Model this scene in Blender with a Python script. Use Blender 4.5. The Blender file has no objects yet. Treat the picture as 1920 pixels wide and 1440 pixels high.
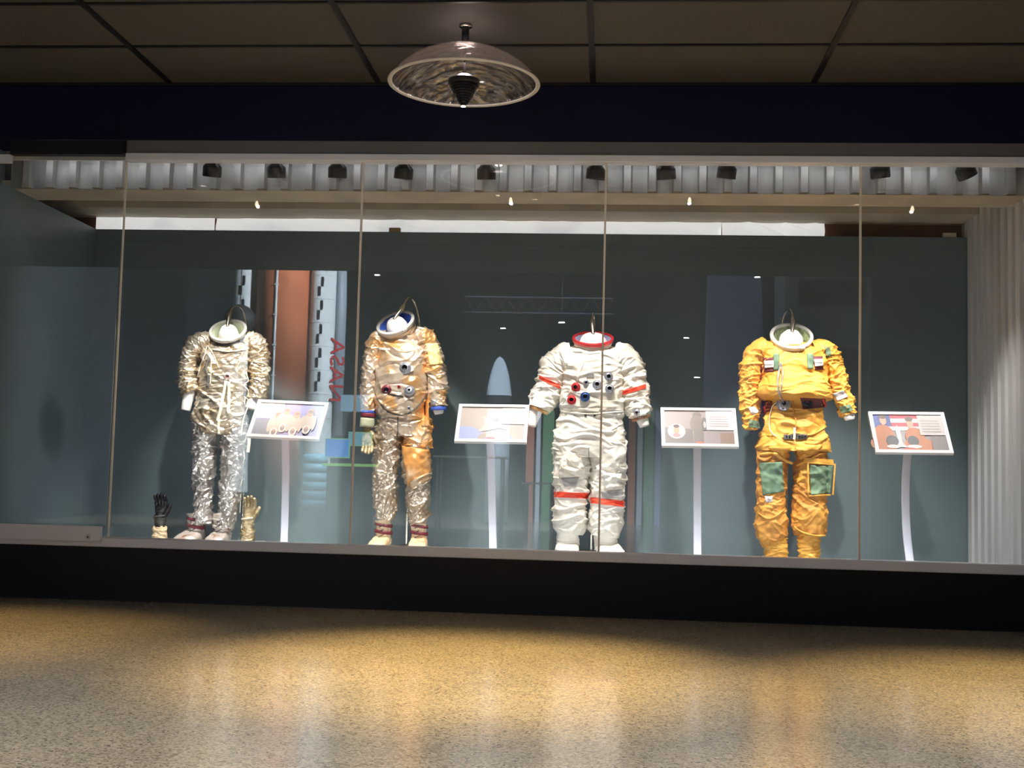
import bpy, bmesh, math, random
from mathutils import Vector, Matrix, noise
from mathutils.bvhtree import BVHTree
random.seed(4)
S = bpy.context.scene
C = S.collection
PI = math.pi
cos, sin = math.cos, math.sin

# ------------------------------------------------------------------ camera
F = 2300.0
ey = Vector((180, 180, F)).normalized()
ex = Vector((28820, 559, -F)).normalized()
ex = (ex - ey * ex.dot(ey)).normalized()
ez = ex.cross(ey)
RIGHT = Vector((ex.x, ey.x, ez.x)); DOWN = Vector((ex.y, ey.y, ez.y)); FWD = Vector((ex.z, ey.z, ez.z))
CAM = Vector((0, 0, 0.85))
cd = bpy.data.cameras.new('camera'); cam = bpy.data.objects.new('camera', cd); C.objects.link(cam)
cd.sensor_width = 36; cd.lens = F / 1920 * 36; cd.clip_end = 200
m = Matrix.Identity(4)
for i in range(3):
    m[i][0] = RIGHT[i]; m[i][1] = -DOWN[i]; m[i][2] = -FWD[i]; m[i][3] = CAM[i]
cam.matrix_world = m
S.camera = cam

def at(px, py, Y):
    d = RIGHT * (px - 960) + DOWN * (py - 720) + FWD * F
    return CAM + d * (Y / d.y)

# ------------------------------------------------------------------ world, exposure, big lights
w = bpy.data.worlds.new('world'); S.world = w; w.use_nodes = True
w.node_tree.nodes['Background'].inputs[0].default_value = (0.02, 0.025, 0.035, 1)
w.node_tree.nodes['Background'].inputs[1].default_value = 0.3
S.view_settings.view_transform = 'Standard'; S.view_settings.look = 'None'
S.view_settings.exposure = 0.0; S.view_settings.gamma = 1; S.view_settings.use_curve_mapping = False

def light(kind, name, loc, energy, col=(1, 1, 1), aim=None, size=0.05, cone=60, blend=0.4, sy=None):
    l = bpy.data.lights.new(name, kind); o = bpy.data.objects.new(name, l); C.objects.link(o)
    l.energy = energy; l.color = col; o.location = loc
    if kind == 'SPOT':
        l.spot_size = math.radians(cone); l.spot_blend = blend; l.shadow_soft_size = size
    elif kind == 'AREA':
        l.size = size
        if sy: l.shape = 'RECTANGLE'; l.size_y = sy
    else:
        l.shadow_soft_size = size
    if aim is not None:
        d = Vector(aim) - Vector(loc)
        o.rotation_euler = d.to_track_quat('-Z', 'Y').to_euler()
    return o

YG = 7.75     # glass
YH = 8.0      # corrugated header inside
YB = 9.37     # back wall
YS = 8.85     # suits
FZ = 0.312    # case floor
ZH = at(960, 360, YH).z
# general museum light in the gallery and the tall hall behind the photographer
light('SPOT', 'hall_rocket_light', (-1.6, -1.0, 5.0), 8500, (0.93, 0.97, 1.0), (-5.3, -4.5, 3.4), 0.2, 74, 0.5)
light('SPOT', 'hall_nose_light', (-1.0, -1.0, 6.5), 13000, (0.75, 0.85, 1.0), (-1.7, -6.0, 1.5), 0.3, 40, 0.6)
light('AREA', 'hall_ambient', (0, -9, 9.5), 900, (0.55, 0.68, 1.0), (0, -9, 0), 9.0)

# ------------------------------------------------------------------ materials
def mat(name, col, rough=0.6, metal=0.0, spec=0.5, bump=0.0, bscale=20.0, col2=None, cscale=5.0, emit=None, estr=1.0,
        coat=0.0, stretch=(1, 1, 1), ridged=False, ramp=(0.4, 0.6), bdist=0.01, detail=4.0):
    M = bpy.data.materials.new(name); M.use_nodes = True
    nt = M.node_tree; b = nt.nodes['Principled BSDF']
    b.inputs['Base Color'].default_value = (*col, 1); b.inputs['Roughness'].default_value = rough
    b.inputs['Metallic'].default_value = metal; b.inputs['Specular IOR Level'].default_value = spec
    b.inputs['Coat Weight'].default_value = coat
    if bump or col2:
        tc = nt.nodes.new('ShaderNodeTexCoord'); mp = nt.nodes.new('ShaderNodeMapping')
        mp.inputs['Scale'].default_value = stretch
        nt.links.new(tc.outputs['Object'], mp.inputs['Vector'])
    if col2:
        n = nt.nodes.new('ShaderNodeTexNoise'); n.inputs['Scale'].default_value = cscale; n.inputs['Detail'].default_value = detail
        r = nt.nodes.new('ShaderNodeValToRGB')
        r.color_ramp.elements[0].position = ramp[0]; r.color_ramp.elements[1].position = ramp[1]
        r.color_ramp.elements[0].color = (*col, 1); r.color_ramp.elements[1].color = (*col2, 1)
        nt.links.new(mp.outputs[0], n.inputs['Vector']); nt.links.new(n.outputs['Fac'], r.inputs[0])
        nt.links.new(r.outputs[0], b.inputs['Base Color'])
    if bump:
        n = nt.nodes.new('ShaderNodeTexNoise'); n.inputs['Scale'].default_value = bscale
        if ridged: n.noise_type = 'RIDGED_MULTIFRACTAL'; n.normalize = True
        n.inputs['Detail'].default_value = 3.0
        bp = nt.nodes.new('ShaderNodeBump'); bp.inputs['Strength'].default_value = bump; bp.inputs['Distance'].default_value = bdist
        nt.links.new(mp.outputs[0], n.inputs['Vector']); nt.links.new(n.outputs['Fac'], bp.inputs['Height'])
        nt.links.new(bp.outputs[0], b.inputs['Normal'])
    if emit:
        b.inputs['Emission Color'].default_value = (*emit, 1); b.inputs['Emission Strength'].default_value = estr
    return M

def glassmat(name, ior=1.75, tint=(1, 1, 1), rough=0.0, bump=0.0):
    M = bpy.data.materials.new(name); M.use_nodes = True; nt = M.node_tree
    nt.nodes.remove(nt.nodes['Principled BSDF']); out = nt.nodes['Material Output']
    t = nt.nodes.new('ShaderNodeBsdfTransparent'); t.inputs[0].default_value = (*tint, 1)
    g = nt.nodes.new('ShaderNodeBsdfGlossy'); g.inputs['Roughness'].default_value = rough
    fr = nt.nodes.new('ShaderNodeFresnel'); fr.inputs['IOR'].default_value = ior
    # the back side of a thin pane must reflect like the front: use |cos| by keeping ior symmetric
    geo = nt.nodes.new('ShaderNodeNewGeometry')
    mx0 = nt.nodes.new('ShaderNodeMix'); mx0.data_type = 'FLOAT'
    mx0.inputs[2].default_value = ior; mx0.inputs[3].default_value = 1.0 / ior
    mm = nt.nodes.new('ShaderNodeMath'); mm.operation = 'MULTIPLY'; mm.inputs[1].default_value = 1.0
    nt.links.new(geo.outputs['Backfacing'], mx0.inputs[0])
    inv = nt.nodes.new('ShaderNodeMix'); inv.data_type = 'FLOAT'
    fr.inputs['IOR'].default_value = ior
    nt.links.new(mx0.outputs[0], mm.inputs[0])
    # Fresnel node already inverts the ior for back faces, feed 1/ior there so both sides behave alike
    nt.links.new(mm.outputs[0], fr.inputs['IOR'])
    mx = nt.nodes.new('ShaderNodeMixShader')
    nt.links.new(fr.outputs[0], mx.inputs[0]); nt.links.new(t.outputs[0], mx.inputs[1]); nt.links.new(g.outputs[0], mx.inputs[2])
    nt.nodes.remove(inv)
    if bump:
        tc = nt.nodes.new('ShaderNodeTexCoord'); n = nt.nodes.new('ShaderNodeTexNoise'); n.inputs['Scale'].default_value = 9
        bp = nt.nodes.new('ShaderNodeBump'); bp.inputs['Strength'].default_value = bump; bp.inputs['Distance'].default_value = 0.02
        nt.links.new(tc.outputs['Object'], n.inputs['Vector']); nt.links.new(n.outputs['Fac'], bp.inputs['Height'])
        nt.links.new(bp.outputs[0], g.inputs['Normal'])
    nt.links.new(mx.outputs[0], out.inputs['Surface'])
    return M

M = {}
M['navy'] = mat('navy_paint', (0.004, 0.005, 0.032), 0.55, spec=0.25, bump=0.05, bscale=200)
M['plinth'] = mat('black_plinth_paint', (0.004, 0.005, 0.010), 0.45, spec=0.3)
M['ceil'] = mat('charcoal_ceiling_tile', (0.080, 0.076, 0.072), 0.7, spec=0.4, bump=0.3, bscale=350, bdist=0.002, col2=(0.092, 0.088, 0.084), cscale=120)
M['grid'] = mat('ceiling_grid_black', (0.004, 0.004, 0.006), 0.5)
M['alu'] = mat('brushed_aluminium', (0.84, 0.88, 1.0), 0.40, metal=0.1, bump=0.04, bscale=40, stretch=(0.2, 8, 8))
M['alu_dark'] = mat('dark_aluminium', (0.17, 0.17, 0.18), 0.5, metal=0.2)
M['back'] = mat('grey_green_wall', (0.135, 0.185, 0.20), 0.42, spec=0.45, bump=0.02, bscale=60, col2=(0.125, 0.172, 0.188), cscale=1.2)
M['corr'] = mat('galvanised_sheet', (0.36, 0.36, 0.35), 0.5, metal=0.25, spec=0.5, col2=(0.27, 0.27, 0.265), cscale=9, stretch=(1, 1, 0.25), bump=0.05, bscale=90)
M['beam'] = mat('beige_beam', (0.52, 0.46, 0.36), 0.7, col2=(0.44, 0.39, 0.31), cscale=3)
M['dark'] = mat('dark_void', (0.01, 0.01, 0.012), 0.7)
M['brown'] = mat('brown_board', (0.16, 0.07, 0.035), 0.7, col2=(0.11, 0.05, 0.03), cscale=5)
M['paper'] = mat('self_lit_creased_paper', (0.85, 0.85, 0.84), 0.6, bump=0.5, bscale=3.0, ridged=True, bdist=0.02, emit=(0.9, 0.92, 1.0), estr=0.42, col2=(0.62, 0.62, 0.66), cscale=2.2, ramp=(.52, .7))  # paper glows by itself, in place of light coming through from behind
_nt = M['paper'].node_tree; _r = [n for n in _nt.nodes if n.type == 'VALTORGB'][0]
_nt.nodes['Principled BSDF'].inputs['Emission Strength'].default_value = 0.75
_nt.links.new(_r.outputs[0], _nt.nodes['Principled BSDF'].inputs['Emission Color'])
M['card'] = mat('cardboard_box', (0.33, 0.22, 0.13), 0.8)
M['joint'] = mat('glass_edge_seal', (0.88, 0.82, 0.72), 0.35, spec=0.6)
M['black'] = mat('black_metal', (0.008, 0.008, 0.009), 0.4, spec=0.5)
M['bulb'] = mat('lit_lens', (1, 1, 1), 0.4, emit=(1.0, 0.96, 0.9), estr=1.2)
M['glass'] = glassmat('case_glass', 1.72)
M['white'] = mat('white_powder_coat', (0.85, 0.84, 0.83), 0.45)
M['plug'] = mat('white_mannequin', (0.84, 0.82, 0.79), 0.5)
M['steel'] = mat('polished_steel', (0.72, 0.68, 0.58), 0.22, metal=1.0)
M['ring'] = mat('neck_ring_metal', (0.66, 0.66, 0.62), 0.36, metal=0.35)
M['red'] = mat('red_anodised', (0.55, 0.03, 0.035), 0.35, metal=0.3)
M['redband'] = mat('red_fabric_stripe', (0.85, 0.07, 0.03), 0.7, bump=0.1, bscale=60)
M['blue'] = mat('blue_anodised', (0.04, 0.10, 0.30), 0.3, metal=0.5)
M['grey'] = mat('grey_metal_fitting', (0.42, 0.44, 0.50), 0.3, metal=0.6)
M['hole'] = mat('black_rubber', (0.008, 0.008, 0.012), 0.4)
M['maroon'] = mat('maroon_band', (0.18, 0.02, 0.035), 0.5)
M['green'] = mat('sage_green_patch', (0.16, 0.25, 0.15), 0.8, bump=0.5, bscale=14, ridged=True, col2=(0.10, 0.17, 0.11), cscale=10)
M['lining_blue'] = mat('blue_lining', (0.04, 0.09, 0.42), 0.5)
M['lining_green'] = mat('olive_lining', (0.28, 0.33, 0.16), 0.7, col2=(0.12, 0.15, 0.07), cscale=30)
M['lining_sage'] = mat('pale_sage_lining', (0.38, 0.42, 0.30), 0.6)
M['lining_lilac'] = mat('lilac_grey_lining', (0.22, 0.22, 0.34), 0.6)
M['silver'] = mat('silver_coated_nylon', (0.74, 0.66, 0.53), 0.32, metal=0.74, spec=0.6, bump=0.8, bscale=16, ridged=True, bdist=0.012, col2=(0.60, 0.47, 0.30), cscale=5, stretch=(1, 1, 1.9))
M['silver_leg'] = mat('silver_coated_nylon_cool', (0.70, 0.67, 0.63), 0.30, metal=0.78, spec=0.6, bump=0.8, bscale=15, ridged=True, bdist=0.012, col2=(0.48, 0.44, 0.40), cscale=6, stretch=(1, 1, 1.6))
M['tan'] = mat('tan_aluminised_cloth', (0.74, 0.61, 0.48), 0.32, metal=0.62, bump=0.6, bscale=12, ridged=True, bdist=0.010, col2=(0.78, 0.44, 0.16), cscale=7, ramp=(0.48, 0.64))
M['tan_leg'] = mat('tan_aluminised_cloth_leg', (0.62, 0.52, 0.41), 0.30, metal=0.72, bump=0.6, bscale=12, ridged=True, bdist=0.010, col2=(0.45, 0.30, 0.17), cscale=6, ramp=(0.52, 0.72))
M['tan_orange'] = mat('orange_stained_cloth', (0.78, 0.36, 0.10), 0.42, metal=0.25, bump=0.6, bscale=12, ridged=True, bdist=0.010, col2=(0.80, 0.60, 0.40), cscale=6, ramp=(0.52, 0.70))
M['quilt'] = mat('yellow_quilted_patch', (0.78, 0.66, 0.28), 0.6, bump=0.5, bscale=40)
M['boot_tan'] = mat('cream_leather', (0.82, 0.62, 0.38), 0.5, bump=0.3, bscale=20, col2=(0.62, 0.28, 0.12), cscale=9, ramp=(0.55, 0.75))
M['boot_silver'] = mat('silver_boot', (0.66, 0.58, 0.52), 0.42, metal=0.4, bump=0.6, bscale=18, ridged=True, col2=(0.42, 0.22, 0.14), cscale=14, ramp=(0.58, 0.68))
M['glove_dark'] = mat('black_glove_leather', (0.012, 0.010, 0.010), 0.35, bump=0.4, bscale=30)
M['glove_tan'] = mat('olive_tan_glove', (0.62, 0.50, 0.30), 0.35, metal=0.4, bump=0.6, bscale=22, ridged=True, col2=(0.28, 0.20, 0.09), cscale=12)
M['whitesuit'] = mat('white_beta_cloth', (0.84, 0.81, 0.74), 0.75, bump=0.6, bscale=9, ridged=True, bdist=0.012, col2=(0.74, 0.68, 0.58), cscale=4, stretch=(1, 1, 1.8))
M['whitegrey'] = mat('grey_pocket_cloth', (0.40, 0.39, 0.38), 0.8, bump=0.3, bscale=15, ridged=True)
M['yellow'] = mat('yellow_orange_nylon', (0.80, 0.43, 0.07), 0.6, bump=0.6, bscale=11, ridged=True, bdist=0.012, col2=(0.66, 0.31, 0.04), cscale=5, stretch=(1, 1, 1.5))
M['ochre'] = mat('ochre_trouser_nylon', (0.64, 0.30, 0.045), 0.62, bump=0.6, bscale=10, ridged=True, bdist=0.012, col2=(0.48, 0.20, 0.03), cscale=5, stretch=(1, 1, 1.4))
M['strap'] = mat('cream_webbing', (0.80, 0.74, 0.58), 0.7)
M['lilac'] = mat('lilac_grey_badge', (0.55, 0.52, 0.58), 0.5, col2=(0.8, 0.78, 0.8), cscale=25)
M['wine'] = mat('dark_red_lining', (0.13, 0.025, 0.03), 0.6)
M['webgrey'] = mat('grey_webbing', (0.10, 0.10, 0.09), 0.7)

def terrazzo():
    T = bpy.data.materials.new('polished_terrazzo'); T.use_nodes = True; nt = T.node_tree; b = nt.nodes['Principled BSDF']
    tc = nt.nodes.new('ShaderNodeTexCoord')
    def N(s, d=3): 
        n = nt.nodes.new('ShaderNodeTexNoise'); n.inputs['Scale'].default_value = s; n.inputs['Detail'].default_value = d
        nt.links.new(tc.outputs['Object'], n.inputs['Vector']); return n
    def R(n, p0, p1, c0, c1):
        r = nt.nodes.new('ShaderNodeValToRGB'); r.color_ramp.elements[0].position = p0; r.color_ramp.elements[1].position = p1
        r.color_ramp.elements[0].color = (*c0, 1); r.color_ramp.elements[1].color = (*c1, 1); nt.links.new(n, r.inputs[0]); return r
    v = nt.nodes.new('ShaderNodeTexVoronoi'); v.inputs['Scale'].default_value = 130; v.inputs['Randomness'].default_value = 1
    nt.links.new(tc.outputs['Object'], v.inputs['Vector'])
    sep = nt.nodes.new('ShaderNodeSeparateColor'); nt.links.new(v.outputs['Color'], sep.inputs[0])
    chips = R(sep.outputs[0], 0.0, 1.0, (0.17, 0.145, 0.10), (0.52, 0.46, 0.35))
    chips.color_ramp.elements.new(0.15).color = (0.28, 0.24, 0.17, 1)
    chips.color_ramp.elements.new(0.55).color = (0.39, 0.34, 0.25, 1)
    base = R(N(1.5).outputs['Fac'], 0.35, 0.65, (0.9, 0.88, 0.86), (1.05, 1.02, 0.98))
    mul = nt.nodes.new('ShaderNodeMix'); mul.data_type = 'RGBA'; mul.blend_type = 'MULTIPLY'; mul.inputs[0].default_value = 1
    nt.links.new(chips.outputs[0], mul.inputs[6]); nt.links.new(base.outputs[0], mul.inputs[7])
    dk = R(N(60, 1).outputs['Fac'], 0.30, 0.36, (0.25, 0.22, 0.18), (1, 1, 1))
    m2 = nt.nodes.new('ShaderNodeMix'); m2.data_type = 'RGBA'; m2.blend_type = 'MULTIPLY'; m2.inputs[0].default_value = 1
    nt.links.new(mul.outputs[2], m2.inputs[6]); nt.links.new(dk.outputs[0], m2.inputs[7])
    nt.links.new(m2.outputs[2], b.inputs['Base Color'])
    b.inputs['Roughness'].default_value = 0.17; b.inputs['Specular IOR Level'].default_value = 0.9
    bp = nt.nodes.new('ShaderNodeBump'); bp.inputs['Strength'].default_value = 0.06; bp.inputs['Distance'].default_value = 0.002
    nt.links.new(N(110, 2).outputs['Fac'], bp.inputs['Height']); nt.links.new(bp.outputs[0], b.inputs['Normal'])
    return T
M['floor'] = terrazzo()

# ------------------------------------------------------------------ object helpers
def put(name, bm_or_mesh, m=None, parent=None, smooth=False):
    if isinstance(bm_or_mesh, bmesh.types.BMesh):
        bmesh.ops.recalc_face_normals(bm_or_mesh, faces=bm_or_mesh.faces[:])
        me = bpy.data.meshes.new(name); bm_or_mesh.to_mesh(me); bm_or_mesh.free()
    else: me = bm_or_mesh
    if m is not None:
        for k in (m if isinstance(m, (list, tuple)) else [m]): me.materials.append(k)
    if smooth:
        for p in me.polygons: p.use_smooth = True
    o = bpy.data.objects.new(name, me); C.objects.link(o)
    if parent is not None:
        o.parent = parent; o.matrix_parent_inverse = Matrix.Translation(-parent.location) if parent.type == 'EMPTY' else Matrix.Identity(4)
    return o

def tag(o, label=None, cat=None, group=None, kind=None):
    if label: o['label'] = label
    if cat: o['category'] = cat
    if group: o['group'] = group
    if kind: o['kind'] = kind
    return o
def thing(name, loc, label, cat, group=None):
    o = bpy.data.objects.new(name, None); C.objects.link(o); o.location = loc; o.empty_display_size = 0.1
    return tag(o, label, cat, group)
def struct(name, bm, m, smooth=False):
    o = put(name, bm, m, None, smooth); o['kind'] = 'structure'; return o

def box(bm, x0, x1, y0, y1, z0, z1, bev=0.0, mi=0):
    v = [bm.verts.new((x, y, z)) for z in (z0, z1) for y in (y0, y1) for x in (x0, x1)]
    fs = [bm.faces.new([v[i] for i in q]) for q in ((0, 2, 3, 1), (4, 5, 7, 6), (0, 1, 5, 4), (2, 6, 7, 3), (0, 4, 6, 2), (1, 3, 7, 5))]
    for f in fs: f.material_index = mi
    if bev:
        es = set(e for f in fs for e in f.edges)
        bmesh.ops.bevel(bm, geom=list(es), offset=bev, segments=2, affect='EDGES', profile=0.5)
def bx(*a, **k):
    bm = bmesh.new(); box(bm, *a, **k); return bm

def lathe(bm, prof, n=48, mtx=Matrix.Identity(4), mi=0, caps=False):
    rows = []
    for r, z in prof:
        if r < 1e-5: rows.append([bm.verts.new(mtx @ Vector((0, 0, z)))])
        else: rows.append([bm.verts.new(mtx @ Vector((r * cos(2 * PI * i / n), r * sin(2 * PI * i / n), z))) for i in range(n)])
    for a, b in zip(rows, rows[1:]):
        for i in range(n):
            j = (i + 1) % n
            if len(a) == 1 and len(b) == 1: continue
            if len(a) == 1: f = bm.faces.new((a[0], b[i], b[j]))
            elif len(b) == 1: f = bm.faces.new((a[i], a[j], b[0]))
            else: f = bm.faces.new((a[i], a[j], b[j], b[i]))
            f.material_index = mi
    if caps:
        for r in (rows[0], rows[-1]):
            if len(r) > 1: bm.faces.new(r).material_index = mi

def spline(pts, n):
    """Catmull-Rom through tuples of numbers, n samples"""
    P = [Vector(p) for p in pts]
    if len(P) == 2: P = [P[0], (P[0] + P[1]) / 2, P[1]]
    seg = [max((P[i + 1].to_3d() - P[i].to_3d()).length, 1e-4) if len(pts[0]) > 2 else 1 for i in range(len(P) - 1)]
    tot = sum(seg); out = []
    for k in range(n):
        s = tot * k / (n - 1); i = 0
        while i < len(seg) - 1 and s > seg[i]: s -= seg[i]; i += 1
        t = min(s / seg[i], 1.0)
        p0 = P[max(i - 1, 0)]; p1 = P[i]; p2 = P[i + 1]; p3 = P[min(i + 2, len(P) - 1)]
        out.append(0.5 * ((2 * p1) + (p2 - p0) * t + (2 * p0 - 5 * p1 + 4 * p2 - p3) * t * t + (-p0 + 3 * p1 - 3 * p2 + p3) * t ** 3))
    return out

class V5:
    pass
def resample(pts, n):
    """pts: (x,y,z,rx,ry); returns lists of (pos, rx, ry)"""
    pos = [(p[0], p[1], p[2]) for p in pts]
    seg = [max((Vector(pos[i + 1]) - Vector(pos[i])).length, 1e-4) for i in range(len(pts) - 1)]
    tot = sum(seg); out = []
    for k in range(n):
        s = tot * k / (n - 1); i = 0
        while i < len(seg) - 1 and s > seg[i]: s -= seg[i]; i += 1
        t = min(s / seg[i], 1.0)
        q = []
        for c in range(5):
            p0 = pts[max(i - 1, 0)][c]; p1 = pts[i][c]; p2 = pts[i + 1][c]; p3 = pts[min(i + 2, len(pts) - 1)][c]
            q.append(0.5 * ((2 * p1) + (p2 - p0) * t + (2 * p0 - 5 * p1 + 4 * p2 - p3) * t * t + (-p0 + 3 * p1 - 3 * p2 + p3) * t ** 3))
        out.append((Vector(q[:3]), max(q[3], 0.001), max(q[4], 0.001), tot * k / (n - 1)))
    return out

def tube(bm, pts, nv=40, nu=32, wr=None, expo=2.0, cap=True, mi=0, ref=Vector((1, 0, 0)), flat=False):
    """swept superellipse tube; frame transported from the last point backwards"""
    R = resample(pts, nv)
    T = []
    for i in range(nv):
        a = R[max(i - 1, 0)][0]; b = R[min(i + 1, nv - 1)][0]; T.append(Vector((0, 0, 1)) if flat else (b - a).normalized())
    side = [None] * nv
    s = ref - T[-1] * ref.dot(T[-1])
    if s.length < 0.1: s = Vector((0, 1, 0)) - T[-1] * T[-1].y
    side[-1] = s.normalized()
    for i in range(nv - 2, -1, -1):
        s = side[i + 1] - T[i] * side[i + 1].dot(T[i]); side[i] = s.normalized()
    rows = []
    for i in range(nv):
        p, rx, ry, L = R[i]; d = T[i].cross(side[i])
        if d.y > 0: pass
        row = []
        for j in range(nu):
            a = 2 * PI * j / nu; ca, sa = cos(a), sin(a)
            cx = math.copysign(abs(ca) ** (2 / expo), ca); sx = math.copysign(abs(sa) ** (2 / expo), sa)
            off = side[i] * (rx * cx) + d * (ry * sx)
            nrm = (side[i] * (ca / rx) + d * (sa / ry)).normalized()
            v = p + off
            if wr: v = v + nrm * wr(L, a, v, i / (nv - 1))
            row.append(bm.verts.new(v))
        rows.append(row)
    for a, b in zip(rows, rows[1:]):
        for j in range(nu):
            k = (j + 1) % nu
            bm.faces.new((a[j], a[k], b[k], b[j])).material_index = mi
    if cap:
        for r in (rows[0], rows[-1]):
            c = bm.verts.new(sum((v.co for v in r), Vector()) / len(r))
            for j in range(nu): bm.faces.new((r[j], r[(j + 1) % nu], c)).material_index = mi

def rod(bm, pts, r, nv=24, nu=8, ry=None, mi=0):
    tube(bm, [(*p, r, ry or r) for p in pts], nv, nu, mi=mi)

def wrinkle(seed, amp, fs, fa=0.9, slope=0.0, wx=0.6, fine=0.35, base=0.0):
    sd = Vector((seed * 7.31, seed * 3.17, seed * 5.71))
    def f(L, a, v, t):
        w1 = noise.noise(v * 5 + sd)
        q = Vector((cos(a) * fa, sin(a) * fa, L * fs + slope * cos(a) * 1.0 + w1 * wx)) + sd
        n = noise.noise(q); r = max(0.0, 1 - abs(n) * 3.2)
        q2 = Vector((cos(a) * fa * 1.7, sin(a) * fa * 1.7, L * fs * 1.9 - slope * 1.5 * cos(a) + w1)) + sd * 1.7
        n2 = noise.noise(q2); r2 = max(0.0, 1 - abs(n2) * 3.5)
        big = noise.noise(v * 3.5 + sd)
        q3 = Vector((cos(a) * fa * 1.2, sin(a) * fa * 1.2, L * fs * 1.4 + slope * 2.0 * cos(a) + w1 * 1.5)) - sd * 2.3
        r3 = max(0.0, 1 - abs(noise.noise(q3)) * 5)
        return base + amp * 1.25 * (r * r * 1.1 - 0.28 + 0.6 * r2 * r2 - 0.55 * r3 * r3 + 0.5 * big) + amp * fine * noise.noise(v * 28 + sd)
    return f

# ------------------------------------------------------------------ SETTING
P = lambda y: at(960, y, 7.7).z
Zc = P(157); Zs = P(264); Zg = P(288); Za = P(302); ZsT = P(1031); ZsB = P(1049)
XL, XR = -9.0, 9.0
struct('floor', bx(XL, XR, -24, 7.74, -0.2, 0), M['floor'])
# ceiling tiles between black grid strips: one slab and the strips as trims
struct('ceiling', bx(XL, XR, 0.6, 7.9, Zc, Zc + 0.3), M['ceil'])
bm = bmesh.new()
gx = [at(320, 155, 7.68).x, at(710, 158, 7.68).x, at(1106, 155, 7.68).x, at(1525, 150, 7.68).x]
step = (gx[3] - gx[0]) / 3
for k in range(-4, 8):
    x = gx[0] + step * k
    box(bm, x - 0.017, x + 0.017, 0.62, 7.69, Zc - 0.012, Zc + 0.001)
def atz(px, py, z):
    d = RIGHT * (px - 960) + DOWN * (py - 720) + FWD * F
    return CAM + d * ((z - CAM.z) / d.z)
D1 = atz(960, 84, Zc).y
D2 = atz(960, 1, Zc).y
dd = D1 - D2
for k in range(0, 8):
    y = D1 - dd * k
    if y > 0.8: box(bm, XL + .01, XR - .01, y - 0.011, y + 0.011, Zc - 0.010, Zc + 0.001)
box(bm, XL + .01, XR - .01, 7.67, 7.695, Zc - 0.02, Zc + 0.001)
struct('trim_1', bm, M['grid'])
# soffit above the case and plinth below
struct('wall_front_soffit', bx(XL, XR, 7.70, 8.0, Zs, Zc), M['navy'])
struct('wall_front_plinth', bx(XL, XR, 7.70, 7.90, 0.0, ZsB), M['plinth'])
xl1 = at(235, 280, 7.7).x
struct('trim_2', bx(xl1, XR, 7.72, 7.86, Zg, Zs), M['alu_dark'])
struct('trim_3', bx(xl1, XR, 7.705, 7.80, Za, Zg - 0.004, bev=0.004), M['alu'])
struct('trim_4', bx(XL, XR, 7.69, 7.82, ZsB, ZsT, bev=0.006), M['alu'])
struct('trim_5', bx(XL, XR, 7.72, 7.90, ZsB - 0.012, ZsB + 0.002), M['alu_dark'])
xa = at(25, 280, 7.7).x
struct('trim_6', bx(xa, xl1, 7.66, 7.72, at(130, 289, 7.66).z, at(130, 264, 7.66).z), M['grid'])
struct('trim_7', bx(xa - 0.35, xa - 0.02, 7.69, 7.74, at(5, 304, 7.7).z, at(5, 290, 7.7).z), M['alu'])
# case interior
XCL = at(180, 434, YB).x; XCR = at(1817, 650, YB).x
struct('wall_back', bx(XCL - .1, XCR + .3, YB, YB + 0.08, 0.0, ZH), M['back'])
struct('wall_left', bx(XCL - 0.08, XCL, 7.78, YB, 0.0, ZH), M['back'])
struct('wall_left_outer', bx(XL, XCL - 0.09, 7.95, 8.05, 0.0, Zc), M['back'])
struct('floor_case', bx(XCL, XCR + .3, 7.83, YB, FZ - 0.05, FZ), mat('case_floor_grey', (0.22, 0.24, 0.24), 0.6))

def corrugated(axis, a0, a1, fixed, z0, z1, period, depth, flip=1, th=0.003, duty=(0.55, 0.1, 0.25, 0.1)):
    bm = bmesh.new(); prof = []; a = a0
    w1, w2, w3, w4 = [d * period for d in duty]
    while a < a1:
        prof += [(a, 0), (a + w1, 0), (a + w1 + w2, depth), (a + w1 + w2 + w3, depth)]
        a += period
    rows = []
    for off in (0, th):
        for z in (z0, z1):
            rows.append([bm.verts.new((p, fixed + flip * (d + off), z) if axis == 'x' else (fixed + flip * (d + off), p, z)) for p, d in prof])
    for k in range(len(prof) - 1):
        for A, B in ((0, 1), (2, 3), (0, 2), (1, 3)):
            bm.faces.new((rows[A][k], rows[A][k + 1], rows[B][k + 1], rows[B][k]))
    for k in (0, -1): bm.faces.new((rows[0][k], rows[1][k], rows[3][k], rows[2][k]))
    return bm
struct('wall_header_inner', corrugated('x', XCL - 0.02, XCR + 0.0, YH, ZH, Zs - 0.001, 47 / 2300 * YH, 0.045, -1, duty=(.60, .05, .28, .07)), M['corr'])
M['corr_side'] = mat('pale_galvanised_sheet', (0.66, 0.67, 0.68), 0.5, metal=0.1)
struct('wall_right', corrugated('y', 7.80, YB - 0.02, XCR + 0.080, FZ, ZH + 0.2, 0.155, 0.095, -1, duty=(0.36, 0.05, 0.54, 0.05)), M['corr_side'])
# ceiling of the case: beams
struct('trim_8', bx(XCL - 1.2, XCR + .04, YH + 0.01, 8.35, ZH, ZH + 0.06), M['beam'])
z2 = at(960, 410, 9.39).z
struct('trim_9', bx(XCL - 1.2, XCR + .04, 9.10, 9.60, z2, z2 + 0.09), M['beam'])
struct('ceiling_case', bx(XCL - 1.3, XCR + .3, 8.05, 9.7, z2 + 0.15, z2 + 0.25), M['beam'])
struct('trim_10', bx(XCL - 1.0, XCR + .3, YB + 0.12, YB + 0.17, ZH - 0.05, z2), M['brown'])
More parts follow.
